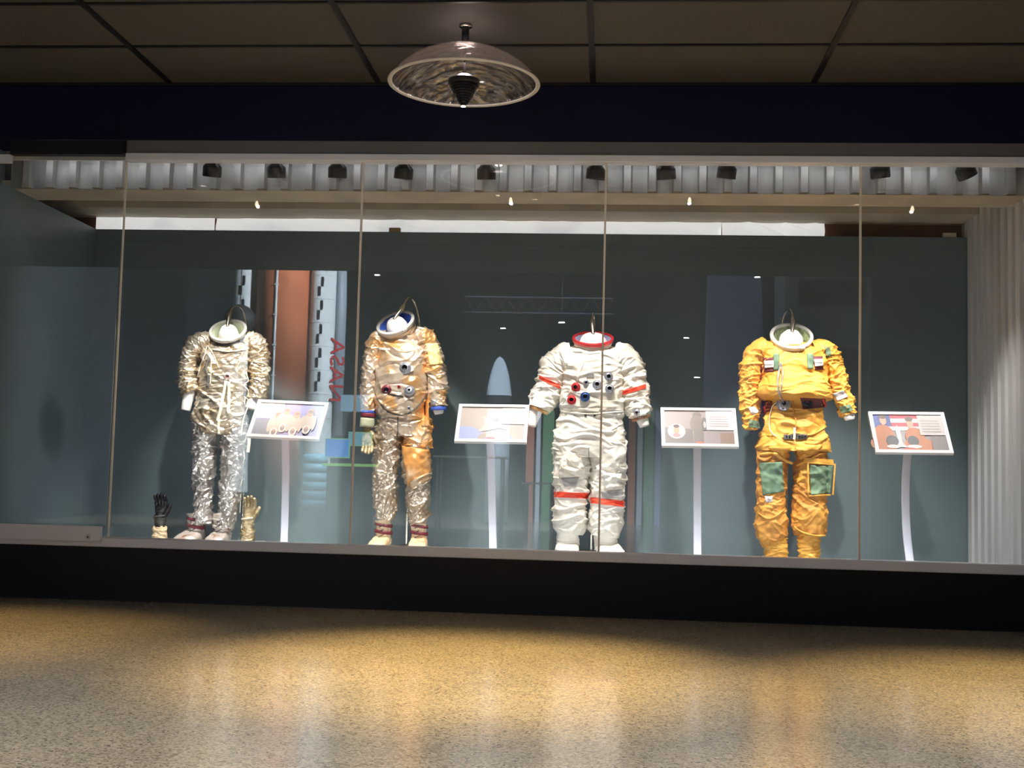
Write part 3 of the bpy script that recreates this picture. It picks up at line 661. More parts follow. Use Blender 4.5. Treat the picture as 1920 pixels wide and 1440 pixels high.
# ------------------------------------------------------------------ SUITS
PX = YS / F   # metres per pixel at suit plane
def sp(px, py, dy, rx, ry=None):
    p = at(px, py, YS); return (p.x, YS + dy, p.z, rx * PX, (ry if ry else rx) * PX)
def ringmat(c, tilt, roll):
    return Matrix.Translation(c) @ Matrix.Rotation(math.radians(roll), 4, 'Y') @ Matrix.Rotation(math.radians(tilt), 4, 'X')
class Suit:
    def __init__(s, px, py, label):
        p = at(px, 1000, YS); s.root = thing('space_suit', (p.x, YS, FZ), label, 'space suit'); s.meshes = []
    def limb(s, name, pts, m, wr, nv=150, nu=96, expo=2.0, label=None, body=True):
        bm = bmesh.new(); tube(bm, [sp(*p) for p in pts], nv, nu, wr, expo, flat=name in ('torso', 'jacket'))
        o = put(name, bm, m, s.root, True)
        if label: o['label'] = label
        if body: s.meshes.append(o.data)
        return o
    def bake(s):
        vs = []; fs = []
        for me in s.meshes:
            b = len(vs); vs += [v.co.copy() for v in me.vertices]; fs += [[b + i for i in p.vertices] for p in me.polygons]
        s.bvh = BVHTree.FromPolygons(vs, fs)
    def hit(s, px, py, off=0.0):
        d = (at(px, py, YS) - CAM).normalized(); h = s.bvh.ray_cast(CAM, d)
        if h[0] is None:
            p = at(px, py, YS); return Vector((p.x, getattr(s, 'lasty', YS), p.z)), Vector((0, -1, 0))
        s.lasty = h[0].y
        n = h[1]; n = n if n.y < 0 else -n
        return h[0] + Vector((0, -off, 0)), n
    def drape(s, name, quad, m, off=0.006, n=14, parent=None, label=None, puff=0.0, fold=0.002):
        """cloth patch lying on the suit's front; quad TL TR BR BL in picture points"""
        bm = bmesh.new(); G = [[], []]
        TL, TR, BR, BL = [Vector(q) for q in quad]
        for k in (0, 1):
            for i in range(n + 1):
                row = []
                for j in range(n + 1):
                    u, v = i / n, j / n
                    q = (TL * (1 - u) + TR * u) * (1 - v) + (BL * (1 - u) + BR * u) * v
                    h, _ = s.hit(q.x, q.y)
                    pf = puff * (sin(PI * u) * sin(PI * v)) ** 0.4 if 0 < u < 1 and 0 < v < 1 else 0
                    if k == 0:
                        q_ = Vector((h.x * 9 + h.z * 6, h.z * 13 - h.x * 4, off * 50)); pf += fold * (max(0, 1 - abs(noise.noise(q_)) * 3.5) ** 2 + noise.noise(q_ * .5))
                    row.append(Vector((h.x, h.y - (off + pf if k == 0 else -0.004), h.z)))
                G[k].append(row)
        # smooth the depth a little so the patch bridges folds
        for _ in range(2):
            Y = [[G[0][i][j].y for j in range(n + 1)] for i in range(n + 1)]
            for i in range(n + 1):
                for j in range(n + 1):
                    nb = [Y[a][b] for a in (i - 1, i, i + 1) for b in (j - 1, j, j + 1) if 0 <= a <= n and 0 <= b <= n]
                    G[0][i][j].y = min(0.5 * Y[i][j] + 0.5 * sum(nb) / len(nb), G[1][i][j].y - 0.004 - off * 0.6)
        V = [[[bm.verts.new(c) for c in r] for r in g] for g in G]
        for k in (0, 1):
            for i in range(n):
                for j in range(n): bm.faces.new((V[k][i][j], V[k][i + 1][j], V[k][i + 1][j + 1], V[k][i][j + 1]))
        for i in range(n):
            for j in (0, n):
                bm.faces.new((V[0][i][j], V[0][i + 1][j], V[1][i + 1][j], V[1][i][j])); bm.faces.new((V[0][j][i], V[0][j][i + 1], V[1][j][i + 1], V[1][j][i]))
        o = put(name, bm, m, parent or s.root, True)
        if label: o['label'] = label
        return o
    def strap(s, name, pts, m, r=0.004, rx=None, off=0.006, label=None, free=False, n=40):
        P2 = spline([(p[0], p[1], 0) for p in pts], 14); W = []
        for q in P2:
            h, _ = s.hit(q.x, q.y); W.append(Vector((h.x, h.y - off, h.z)))
        for _ in range(2):
            W = [W[0]] + [Vector((W[i].x, min(W[i].y, (W[i - 1].y + W[i + 1].y) / 2), W[i].z)) for i in range(1, len(W) - 1)] + [W[-1]]
        bm = bmesh.new(); tube(bm, [(*p, rx or r, r) for p in W], n, 10)
        o = put(name, bm, m, s.root, True)
        if label: o['label'] = label
        return o
    def fitting(s, px, py, r, m1, label=None, depth=0.022, name='connector', hole='hole', hr=0.45):
        h, n = s.hit(px, py); n = (n + Vector((0, -1.6, 0.15))).normalized(); R = r * PX
        q = n.to_track_quat('Z', 'Y').to_matrix().to_4x4(); mt = Matrix.Translation(h + Vector((0, -0.002, 0))) @ q
        bm = bmesh.new()
        lathe(bm, [(R * hr, depth), (R * .62, depth), (R * .66, depth * .8), (R * .66, depth * .5), (R * .95, depth * .45), (R, depth * .3), (R, -0.02), (0, -0.02)], 36, mt)
        for k in range(3):
            a = 2 * PI * k / 3 + 0.4; c = mt @ Vector((R * .8 * cos(a), R * .8 * sin(a), depth * .55))
            bmesh.ops.create_uvsphere(bm, u_segments=10, v_segments=6, radius=R * .14, matrix=Matrix.Translation(c))
        o = put(name, bm, m1, s.root, True)
        if label: o['label'] = label
        bm = bmesh.new(); lathe(bm, [(R * hr, depth * .95), (R * hr * .98, depth * .2), (0, depth * .15)], 28, mt)
        put('socket', bm, M[hole], o, True)
        return o
    def collar(s, px, py, R, tilt, roll, mring, mlin, neck, mneck, thick=1.0, dy=-0.03):
        c = at(px, py, YS); c.y = YS + dy; Rm = R * PX; mt = ringmat(c, tilt, roll)
        bm = bmesh.new(); t = 0.011 * thick
        lathe(bm, [(Rm - 2 * t, -0.006), (Rm - 2 * t, t), (Rm - t * 1.5, t * 1.3), (Rm - t, t * .6), (Rm - t * .6, t * 1.2), (Rm, t * .9), (Rm + t * .1, 0), (Rm - t * .4, -t * .4), (Rm - t * .2, -t * 1.6), (Rm - t * .8, -t * 2.0), (Rm - 2 * t, -t * 1.8), (Rm - 2 * t, -0.006)], 72, mt)
        ring = put('neck_ring', bm, mring, s.root, True)
        for f in ring.data.polygons: pass
        bm = bmesh.new()
        for a in (200, 205): pass
        box(bm, -0.018, 0.018, -0.006, 0.006, -0.008, 0.01, bev=0.002)
        bmesh.ops.transform(bm, matrix=mt @ Matrix.Rotation(math.radians(205), 4, 'Z') @ Matrix.Translation((0, Rm + .002, 0)) , verts=bm.verts)
        put('latch', bm, mring, ring, True)
        bm = bmesh.new(); lathe(bm, [(Rm - 2 * t - .001, -0.002), (Rm * .74, -0.018), (Rm * .66, -0.05), (Rm * .60, -0.085), (0, -0.10)], 60, mt)
        for v in bm.verts:
            v.co += v.normal * 0
            loc = v.co - c; v.co += Vector((0, 0, 0.006 * noise.noise(v.co * 40)))
        o = put('neck_lining', bm, mlin, ring, True)
        # fabric neck between ring and torso
        low = at(*neck, YS); low.y = YS + 0.01; ax = mt.to_3x3() @ Vector((0, 0, 1))
        bm = bmesh.new(); c1 = c - ax * t * 1.5
        lw = low + Vector((0, 0.01, -0.07)); c2 = c1 - ax * 0.075
        tube(bm, [(*lw, Rm * 1.0, Rm * .8), (*(lw * .5 + c2 * .5), Rm * .95, Rm * .8), (*c2, Rm * .88, Rm * .82), (*(c1 - ax * .03), Rm * .90, Rm * .88), (*c1, Rm * .90, Rm * .90)], 34, 64,
             lambda L, a, v, tt: 0.004 * sin(L * 190 + 2 * noise.noise(v * 12)) + 0.003 * noise.noise(v * 30), cap=False)
        put('neck_fabric', bm, mneck, s.root, True)
        return mt, Rm

def mannequin(root, px, mt, Rm, arch, wrists, plugk=1.0):
    """white body form: neck stump, wrist stumps, steel support arching out of the neck"""
    p = at(px, 1000, YS)
    bm = bmesh.new(); k = Rm * plugk
    up = mt.copy()
    lathe(bm, [(k * .56, -0.07), (k * .52, -0.02), (k * .48, 0.0), (k * .36, 0.026), (k * .30, 0.032), (0, 0.034)], 9, up)
    bmesh.ops.bevel(bm, geom=bm.edges[:], offset=0.003, segments=2, affect='EDGES')
    put('neck_stump', bm, M['plug'], root, True)
    pts = []
    base = mt @ Vector((0, 0, 0.035))
    W = [base] + [Vector((at(a[0], a[1], YS).x, YS + a[2], at(a[0], a[1], YS).z)) for a in arch]
    back = W[-1]
    W += [Vector((back.x, YS + 0.27, back.z - 0.2)), Vector((p.x, YS + 0.30, 1.2)), Vector((p.x, YS + 0.30, FZ + 0.01))]
    bm = bmesh.new(); tube(bm, [(*q, 0.009, 0.009) for q in W], 90, 12); put('support_pole', bm, M['steel'], root, True)
    bm = bmesh.new(); q0, q1, q2 = W[0], W[1], W[1] * .45 + W[2] * .55
    tube(bm, [(*q0, 0.010, 0.010), (*(q0 * .5 + q1 * .5), 0.016, 0.016), (*q1, 0.020, 0.018), (*q2, 0.011, 0.011)], 20, 14); put('hook_sleeve', bm, M['steel'], root, True)
    put('base_plate', bx(p.x - 0.16, p.x + 0.16, YS + 0.16, YS + 0.40, FZ, FZ + 0.008, bev=0.002), M['white'], root)
    for ww in wrists:
        bm = bmesh.new(); tube(bm, [sp(*q) for q in ww], 14, 24, expo=2.3); put('wrist_stump', bm, M['plug'], root, True)
    return root

def boot(root, cx, y_top, y_toe, wtop, wfoot, m, toe_dx=0, name='boot', strapm=None, seed=1, length=0.27, shaft_dy=0.0, toplean=0):
    """cx, y in picture points at suit depth; toe points to the viewer"""
    b = at(cx, y_toe, YS); top = at(cx + toplean, y_top, YS); z0 = FZ + 0.002
    bm = bmesh.new(); ws = wtop * PX; wf = wfoot * PX
    wr = wrinkle(seed, 0.006, 14, 1.0)
    tube(bm, [(top.x, YS + shaft_dy, top.z, ws, ws * 1.05), ((top.x * .6 + b.x * .4), YS + shaft_dy, top.z * .6 + (z0 + .1) * .4, ws * .93, ws * 1.0), (b.x, YS + 0.01 + shaft_dy, z0 + 0.10, ws * .95, ws * 1.05), (b.x, YS + 0.01 + shaft_dy, z0 + 0.035, ws * .95, ws * 1.1)], 40, 40, wr)
    # foot: sections heel -> toe
    nn = 22; nu = 28; rows = []
    for i in range(nn):
        t = i / (nn - 1); y = YS + 0.085 + shaft_dy - length * t; x = b.x + toe_dx * PX * t
        wd = wf * (0.62 + 0.38 * min(1, t * 2.2)) * math.sqrt(max(0.0, 1 - max(0, (t - .82) / .18) ** 2) * .92 + .08) * (1 if t > .04 else .8)
        hh = (0.105 - 0.062 * max(0, (t - .30)) / .7) * math.sqrt(max(0, 1 - max(0, (t - .80) / .20) ** 2) * .9 + .1)
        row = []
        for j in range(nu):
            a = 2 * PI * j / nu; ca, sa = cos(a), sin(a)
            z = z0 + max(0.0, hh * .5 + hh * .55 * math.copysign(abs(sa) ** .75, sa)); z = min(z, z0 + hh)
            d = 0.004 * noise.noise(Vector((x * 30 + ca * 2, y * 40, z * 30 + seed)))
            row.append(bm.verts.new((x + (wd + d) * math.copysign(abs(ca) ** .8, ca), y, z + (d if sa > 0 else 0))))
        rows.append(row)
    for a, c in zip(rows, rows[1:]):
        for j in range(nu): bm.faces.new((a[j], a[(j + 1) % nu], c[(j + 1) % nu], c[j]))
    bm.faces.new(rows[0]); bm.faces.new(rows[-1])
    bt = put(name, bm, m, root, True)
    # sole
    bm = bmesh.new(); lo = []; hi = []
    for side in (1, -1):
        for i in (range(nn) if side == 1 else range(nn - 1, -1, -1)):
            t = i / (nn - 1); y = YS + 0.087 + shaft_dy - (length + .006) * t; x = b.x + toe_dx * PX * t
            wd = wf * (0.62 + 0.38 * min(1, t * 2.2)) * math.sqrt(max(0.0, 1 - max(0, (t - .82) / .18) ** 2) * .92 + .08) * 1.05
            lo.append(bm.verts.new((x + side * wd, y, z0 - 0.002))); hi.append(bm.verts.new((x + side * wd, y, z0 + 0.012)))
    bm.faces.new(lo); bm.faces.new(hi)
    for i in range(len(lo)): bm.faces.new((lo[i], lo[(i + 1) % len(lo)], hi[(i + 1) % len(lo)], hi[i]))
    put('sole', bm, m, bt)
    if strapm:
        for fz, th in ((0.12, .012), (0.17, .010)):
            bm = bmesh.new(); lathe(bm, [(ws * 1.12, -th), (ws * 1.18, -th), (ws * 1.18, th), (ws * 1.12, th), (ws * 1.12, -th)], 30,
                Matrix.Translation((b.x, YS + 0.005 + shaft_dy, z0 + fz)) @ Matrix.Rotation(math.radians(8), 4, 'Y') @ Matrix.Diagonal((1, 1.05, 1, 1)))
            put('ankle_strap', bm, strapm, bt, True)
        bm = bmesh.new()
        for k in range(4):
            q = Vector((b.x - .01 + .006 * (k % 2), YS - ws * 1.25 + shaft_dy, z0 + 0.06 + k * .035)); rod(bm, [q + Vector((-.018, .006, -.01)), q, q + Vector((.02, .006, .012))], .0028, 8, 6)
        put('lace', bm, M['hole'], bt, True)
    return bt

# ---- suit 1 : crumpled silver suit
s1 = Suit(425, 1000, 'crumpled silver space suit with cream hanging straps, leftmost of the four')
s1.limb('torso', [(412, 815, 0, 44, 30), (412, 800, 0, 51, 34), (414, 770, 0, 51, 33), (417, 735, 0, 47, 30), (420, 700, 0, 47, 31), (424, 672, 0, 47, 31), (428, 652, .01, 49, 28), (430, 641, .03, 42, 18), (431, 634, .045, 32, 13), (431, 630, .05, 24, 8)], M['silver'], wrinkle(1, .013, 13, 0.9, 1.3), 190, 120, 2.4)
s1.limb('sleeve', [(398, 640, .0, 17, 17), (380, 640, .0, 20, 20), (364, 656, .0, 20.5, 20), (357, 680, -.01, 18, 19), (353, 706, -.02, 18, 18), (357, 726, -.03, 17, 17), (361, 739, -.04, 17.5, 17)], M['silver'], wrinkle(2, .013, 20, 0.6, 0.6), 150, 80)
s1.limb('sleeve', [(462, 640, .0, 17, 17), (477, 645, .0, 20, 20), (485, 664, .0, 19, 20), (487, 690, -.01, 18.5, 19), (489, 715, -.02, 18, 18), (488, 735, -.03, 17.5, 17), (486, 750, -.04, 17, 17)], M['silver'], wrinkle(3, .013, 21, 0.6, -0.6), 150, 80)
s1.limb('trouser_leg', [(384, 790, 0, 24, 28), (386, 815, 0, 25, 28), (384, 845, 0, 23, 25), (382, 878, -.01, 21.5, 23), (381, 910, 0, 18, 21), (381, 940, 0, 16, 18), (380, 962, -.01, 16, 17), (381, 984, -.02, 15, 17)], M['silver_leg'], wrinkle(4, .013, 13, 0.8, 0.9), 190, 88)
s1.limb('trouser_leg', [(440, 790, 0, 25, 28), (440, 815, 0, 25, 28), (438, 845, 0, 23, 25), (436, 878, -.01, 21.5, 23), (432, 910, 0, 20, 21), (430, 940, 0, 17.5, 19), (427, 965, -.01, 17, 18), (424, 990, -.02, 15, 17)], M['silver_leg'], wrinkle(5, .013, 13, 0.8, -0.9), 190, 88)
boot(s1.root, 366, 962, 1013, 14.5, 21, M['boot_silver'], -10, strapm=M['maroon'], seed=6)
boot(s1.root, 416, 962, 1013, 16.5, 18, M['boot_silver'], -4, strapm=M['boot_silver'], seed=7)
s1.bake()
mt, Rm = s1.collar(430, 621, 36, 42, 0, M['ring'], M['lining_sage'], (430, 648), mat('dark_brown_neck_cloth', (0.06, 0.04, 0.035), 0.5), 0.9)
mannequin(s1.root, 430, mt, Rm, [(430, 592, 0.0), (432, 578, .04), (438, 571, .09), (444, 577, .14), (447, 600, .18)],
          [[(360, 728, -.035, 12), (357, 745, -.04, 11), (354, 760, -.045, 9.5), (352, 770, -.045, 8.5)], [(483, 742, -.035, 11), (478, 755, -.05, 11), (474, 768, -.06, 10)]])
s1.strap('hanging_strap', [(425, 714), (420, 740), (415, 765), (409, 790)], M['strap'], .002, .012, .012, 'cream strap')
s1.strap('hanging_strap', [(430, 716), (431, 740), (430, 765), (430, 782)], M['strap'], .002, .012, .016)
s1.strap('hanging_strap', [(412, 786), (411, 800), (412, 815)], M['strap'], .002, .010, .016)
s1.strap('cord', [(390, 648), (398, 660), (404, 672), (411, 690)], M['strap'], .003, None, .010)
s1.strap('cord', [(396, 665), (397, 690), (395, 720)], M['strap'], .004, None, .010)
s1.strap('cord', [(390, 648), (381, 676), (370, 708)], M['strap'], .003, None, .006)
s1.strap('cord', [(455, 660), (450, 678), (443, 694)], M['strap'], .0022, None, .008)
s1.strap('chest_strap', [(400, 655), (430, 659), (462, 655)], M['strap'], .003, .009, .006)
s1.strap('seam_lacing', [(464, 690), (466, 730), (463, 765), (462, 800)], M['strap'], .004, None, .0)
s1.strap('seam_lacing', [(461, 812), (459, 850), (456, 880), (451, 930), (449, 962)], M['strap'], .004, None, .0)
s1.fitting(427, 706, 8, M['boot_silver'], 'pinkish round valve', .014, 'valve', 'maroon')
s1.drape('pocket_flap', [(430, 711), (450, 711), (451, 733), (432, 735)], M['silver'], .006)
bm = bmesh.new(); rod(bm, [Vector((at(467, 818, 8.5).x, 8.5, at(467, 816, 8.5).z)), Vector((at(467, 830, 8.5).x, 8.5, at(467, 830, 8.5).z)), Vector((at(465, 848, 8.5).x, 8.5, at(465, 848, 8.5).z))], .011, 10, 10, .002)
o = put('hanging_strap', bm, M['strap'], s1.root); 
bm = bmesh.new(); tube(bm, [sp(*q) for q in [(462, 745, -.05, 1.2), (474, 756, -.1, 1.2), (468, 790, -.16, 1.2), (467, 818, -.195, 1.2)]], 20, 8); put('cord', bm, M['strap'], s1.root, True)
s1.strap('zip', [(392, 672), (387, 690), (391, 712), (388, 726)], M['webgrey'], .006, .008, .004)

# ---- suit 2 : tan and orange aluminised suit
s2 = Suit(750, 1000, 'tan aluminised space suit with orange stains, second from the left')
s2.limb('torso', [(757, 818, 0, 36, 28), (757, 800, 0, 46, 32), (757, 784, 0, 47, 33), (752, 776, -.01, 47, 36), (751, 762, -.02, 49, 40), (752, 735, -.01, 52, 38), (754, 700, 0, 51, 36), (756, 668, 0, 49, 33), (755, 648, .01, 50, 28), (750, 634, .03, 42, 18), (746, 626, .045, 32, 12)], M['tan'], wrinkle(11, .012, 8, 0.8, 1.0), 190, 120, 2.4)
s2.limb('sleeve', [(725, 636, .0, 17, 17), (711, 638, .0, 18, 20), (701, 655, .0, 17.5, 20), (695, 690, -.01, 15.5, 18), (693, 725, -.02, 16, 17), (693, 750, -.03, 15, 16), (693, 772, -.04, 13.5, 15)], M['tan'], wrinkle(12, .010, 15, 0.6, 0.6), 150, 80)
s2.limb('sleeve', [(780, 630, .0, 17, 17), (796, 634, .0, 20, 20), (808, 656, .0, 20, 20), (815, 690, -.01, 20, 20), (820, 716, -.02, 20, 19), (821, 738, -.03, 18, 18), (824, 756, -.04, 14.5, 15), (825, 764, -.045, 14, 15)], M['tan'], wrinkle(13, .012, 14, 0.6, -0.5), 150, 80)
s2.limb('trouser_leg', [(733, 788, 0, 25, 28), (731, 815, 0, 25.5, 28), (727, 845, 0, 24, 26), (724, 878, -.01, 22.5, 25), (724, 910, 0, 24, 24), (724, 940, 0, 21.5, 22), (723, 965, 0, 18, 20), (722, 974, 0, 15, 18)], M['tan_leg'], wrinkle(14, .013, 11, 0.8, 0.9), 190, 88)
s2.limb('trouser_leg', [(783, 785, 0, 26, 28), (784, 815, 0, 28, 29), (782, 838, 0, 28, 28)], M['tan_orange'], wrinkle(15, .011, 12, 0.8, -0.9), 110, 88, label='orange stained upper leg')
s2.limb('lower_leg', [(780, 832, 0, 25, 28), (781, 870, -.01, 25.5, 26), (782, 893, -.01, 26, 26), (784, 910, 0, 22.5, 24), (784, 940, 0, 22, 22), (785, 965, 0, 18, 20), (784, 982, 0, 14, 18)], M['tan_leg'], wrinkle(16, .012, 12, 0.8, 0.7), 170, 88)
boot(s2.root, 718, 975, 1025, 14.5, 17, M['boot_tan'], -6, strapm=M['maroon'], seed=17)
boot(s2.root, 785, 982, 1025, 14.5, 17, M['boot_tan'], 3, strapm=M['maroon'], seed=18)
s2.bake()
mt, Rm = s2.collar(743, 607, 38, 40, -19, M['ring'], M['lining_blue'], (748, 636), M['tan'])
mannequin(s2.root, 750, mt, Rm, [(755, 577, 0.0), (760, 562, .04), (766, 555, .09), (773, 566, .14), (778, 592, .18)],
          [[(823, 758, -.045, 11), (824, 770, -.05, 10), (825, 777, -.05, 8)]], 1.05)
s2.fitting(760, 690, 11.5, M['grey'], 'black and white round port', .02)
s2.drape('port_cover', [(768, 684), (776, 688), (776, 696), (768, 698)], M['whitesuit'], .012, 6)
s2.fitting(768, 733, 10.5, M['grey'], 'pale grey round port', .022, hr=.25)
s2.fitting(725, 731, 9.5, M['maroon'], 'dark red round port', .018, hr=.5)
s2.fitting(767, 765, 3.5, M['grey'], None, .01); s2.fitting(748, 725, 3, M['red'], 'small red button', .006, 'button')
s2.drape('name_strip', [(710, 652), (731, 653), (731, 657), (710, 656)], M['whitegrey'], .004, 8)
s2.drape('quilted_patch', [(799, 644), (821, 644), (831, 683), (806, 685)], M['quilt'], .006, 16, puff=.004, label='yellow quilted patch')
s2.drape('orange_panel', [(754, 836), (807, 844), (808, 884), (766, 910)], M['tan_orange'], .014, 24, puff=.012, fold=.022, label='orange square of cloth')
s2.drape('pocket_flap', [(768, 904), (805, 884), (806, 898), (772, 916)], M['tan'], .018, 12)
s2.drape('side_stripe', [(797, 758), (806, 735), (807, 800), (790, 800)], M['tan_orange'], .004, 14)
s2.strap('belt_line', [(706, 745), (722, 768), (745, 778), (772, 772), (797, 745)], M['webgrey'], .004, None, .004)
s2.strap('zip', [(746, 782), (746, 806), (745, 826)], M['webgrey'], .004, None, .004)
s2.strap('belt_line', [(728, 738), (745, 742), (757, 743)], M['hole'], .005, None, .004)
# cuffs, glove on the left arm as seen
def band(root, name, px, py, r, h, m, dy=-.04, tilt=0, label=None):
    c = at(px, py, YS); c.y = YS + dy; bm = bmesh.new(); R = r * PX; H = h * PX / 2
    lathe(bm, [(R * .8, -H), (R, -H), (R * 1.04, -H * .6), (R * 1.04, H * .6), (R, H), (R * .8, H), (R * .8, -H)], 44, Matrix.Translation(c) @ Matrix.Rotation(math.radians(tilt), 4, 'Y'))
    o = put(name, bm, m, root, True)
    if label: o['label'] = label
    return o
band(s2.root, 'wrist_ring', 693, 773, 14, 5, M['lining_blue'], tilt=2); band(s2.root, 'wrist_band', 693, 779, 14, 7, M['maroon'], tilt=2, label='dark red wrist band')
gl = band(s2.root, 'glove_cuff', 691, 793, 13.5, 17, mat('pale_green_cuff', (0.42, 0.44, 0.30), 0.6, bump=.6, bscale=20), tilt=4, label='pale green glove cuff')
band(s2.root, 'wrist_ring', 824, 767, 14.5, 7, M['lining_blue'], dy=-.05, tilt=-4)
s2.drape('mirror', [(808, 748), (818, 752), (815, 764), (808, 765)], M['grey'], .012, 8)

def hand(root, c, mats, ang=0, scale=1.0, up=True, thumb=1, gaunt=None, name='hand', curl=.15, spread=1.0):
    """a stuffed glove: palm, five unequal bent fingers as one surface; c = wrist point"""
    sg = 1 if up else -1
    bm = bmesh.new(); s = scale
    def V(x, y, z): 
        q = Vector((x * s, y * s, z * s * sg)); q = Matrix.Rotation(ang, 3, 'Y') @ q; return c + q
    def seg(pts, nv=18, nu=16, e=2.0): 
        tube(bm, [(*V(*p[:3]), p[3] * s, (p[4] if len(p) > 4 else p[3]) * s) for p in pts], nv, nu, wrinkle(len(pts) + p0, .0025 * s, 40, 1.0), e)
    p0 = 3
    seg([(0, 0, -.02, .030, .024), (0, 0, .01, .033, .025), (0, 0, .05, .042, .024), (0, 0, .085, .045, .022), (0, 0, .105, .040, .018)], 30, 28, 2.3)
    for k, (x, L) in enumerate(((-.032, .064), (-.011, .078), (.011, .083), (.032, .070))):
        x2 = x * (1 + .12 * spread); r = .0128
        seg([(x, 0, .085, r * 1.05), (x + (x2 - x) * .4, -.004, .105, r * 1.08), (x + (x2 - x) * .7, -.012 * (1 + curl), .105 + L * .45, r), (x2, -.03 * (1 + curl * 2), .105 + L * .8, r * .95), (x2, -.04 * (1 + curl * 2), .105 + L, r * .6)])
    t = thumb
    seg([(t * .02, -.004, .015, .019), (t * .043, -.012, .045, .018), (t * .062, -.018, .075, .015), (t * .074, -.024, .102, .013), (t * .080, -.026, .116, .008)])
    return put(name, bm, mats, root, True)
def thumbless(): pass
# worn glove of suit 2 (hangs down)
c = at(691, 806, YS); c.y = YS - .04
gh = hand(gl, c, M['glove_tan'], math.radians(-4), .95, False, 1, name='glove')

# ---- loose gloves on the floor beside suit 1
def glove(px, py_base, mfing, mcuff, label, thumb, dyy, ang=0, mband=None):
    b = at(px, py_base, YS + dyy); b.y = YS + dyy; b.z = FZ
    root = thing('glove', b, label, 'glove', 'loose gloves standing beside the silver suit')
    bm = bmesh.new()
    tube(bm, [(b.x, b.y, FZ + 0.001, .052, .045), (b.x, b.y, FZ + .03, .054, .046), (b.x, b.y, FZ + .07, .050, .043), (b.x, b.y, FZ + .105, .050, .040), (b.x, b.y, FZ + .12, .040, .034)], 44, 48, wrinkle(31 + px * .01, .006, 24, .7, .4))
    put('gauntlet', bm, mcuff, root, True)
    bm = bmesh.new()
    tube(bm, [(b.x, b.y, FZ + .11, .040, .034), (b.x, b.y, FZ + .14, .042, .034), (b.x, b.y, FZ + .18, .046, .033), (b.x, b.y, FZ + .20, .040, .028)], 30, 44, wrinkle(33, .004, 26, .7, .4))
    put('wrist', bm, mfing, root, True)
    hand(root, Vector((b.x, b.y, FZ + .17)), mfing, ang, 1.0, True, thumb)
    bm = bmesh.new(); lathe(bm, [(.050, -.006), (.054, -.006), (.054, .006), (.050, .006), (.05, -.006)], 40, Matrix.Translation((b.x, b.y, FZ + .19)) @ Matrix.Rotation(math.radians(-8), 4, 'Y') @ Matrix.Diagonal((1, .78, 1, 1)))
    put('strap', bm, mband or mfing, root, True)
glove(299, 1012, M['glove_dark'], M['boot_tan'], 'black leather glove standing fingers up with a tan gauntlet, left of the silver suit', 1, 0.0, 0.02, M['webgrey'])
glove(464, 1013, M['glove_tan'], M['glove_tan'], 'olive tan glove standing fingers up, against the right boot of the silver suit', 1, 0.02, 0.10, M['strap'])

# ---- suit 3 : white suit
s3 = Suit(1105, 1000, 'bulky white space suit with red stripes and chest connectors, third from the left')
s3.limb('torso', [(1105, 858, 0, 56, 40), (1105, 840, 0, 68, 46), (1106, 815, 0, 66, 45), (1107, 790, 0, 61, 43), (1109, 776, 0, 59, 42), (1110, 768, -.005, 60.5, 45), (1111, 740, -.005, 60, 46), (1112, 705, 0, 62, 46), (1112, 680, 0, 66, 42), (1112, 662, .01, 58, 38), (1112, 655, .02, 46, 28), (1112, 649, .03, 38, 20)], M['whitesuit'], wrinkle(21, .0125, 9, 0.8, 0.3), 190, 130, 2.4)
s3.limb('sleeve', [(1075, 670, .0, 26, 30), (1056, 676, .0, 30, 34), (1041, 692, .0, 31, 34), (1032, 716, -.01, 27, 30), (1024, 740, -.02, 26, 27), (1014, 760, -.04, 22, 24), (1011, 768, -.045, 20, 22)], M['whitesuit'], wrinkle(22, .0125, 14, 0.5, 0.3), 150, 90)
s3.limb('sleeve', [(1148, 670, .0, 26, 30), (1166, 676, .0, 30, 34), (1178, 694, .0, 31, 34), (1186, 722, -.01, 27, 30), (1192, 748, -.02, 25, 27), (1197, 770, -.04, 23, 25), (1199, 783, -.045, 19, 22)], M['whitesuit'], wrinkle(23, .0125, 14, 0.5, -0.3), 150, 90)
s3.limb('trouser_leg', [(1072, 830, 0, 33, 42), (1072, 860, 0, 34.5, 42), (1071, 895, 0, 33.5, 38), (1070, 922, 0, 32.5, 36), (1069, 950, 0, 31, 35), (1068, 975, 0, 32, 35), (1067, 992, 0, 28, 32), (1066, 1000, 0, 23, 27)], M['whitesuit'], wrinkle(24, .0125, 11, 0.6, 0.3), 180, 96)
s3.limb('trouser_leg', [(1140, 830, 0, 34, 42), (1141, 860, 0, 34, 42), (1140, 895, 0, 34, 38), (1138, 930, 0, 33, 36), (1137, 955, 0, 33, 35), (1136, 980, 0, 32.5, 35), (1134, 998, 0, 28, 32), (1133, 1006, 0, 23, 27)], M['whitesuit'], wrinkle(25, .0125, 11, 0.6, -0.3), 180, 96)
boot(s3.root, 1064, 996, 1036, 21.5, 22, M['whitesuit'], 0, seed=26)
boot(s3.root, 1135, 1000, 1036, 22, 24, M['whitesuit'], 14, seed=27)
s3.bake()
mt, Rm = s3.collar(1112, 636, 39, 25, 0, M['red'], M['lining_lilac'], (1112, 660), M['whitesuit'], .8)
mannequin(s3.root, 1108, mt, Rm, [(1110, 606, 0.0), (1111, 590, .04), (1112, 582, .09), (1113, 588, .14), (1114, 620, .18)],
          [[(1009, 760, -.04, 14), (1004, 776, -.05, 11.5), (1000, 790, -.055, 9.5), (998, 800, -.06, 8)], [(1199, 775, -.04, 13), (1205, 790, -.05, 11), (1208, 800, -.055, 9)]], 1.3)
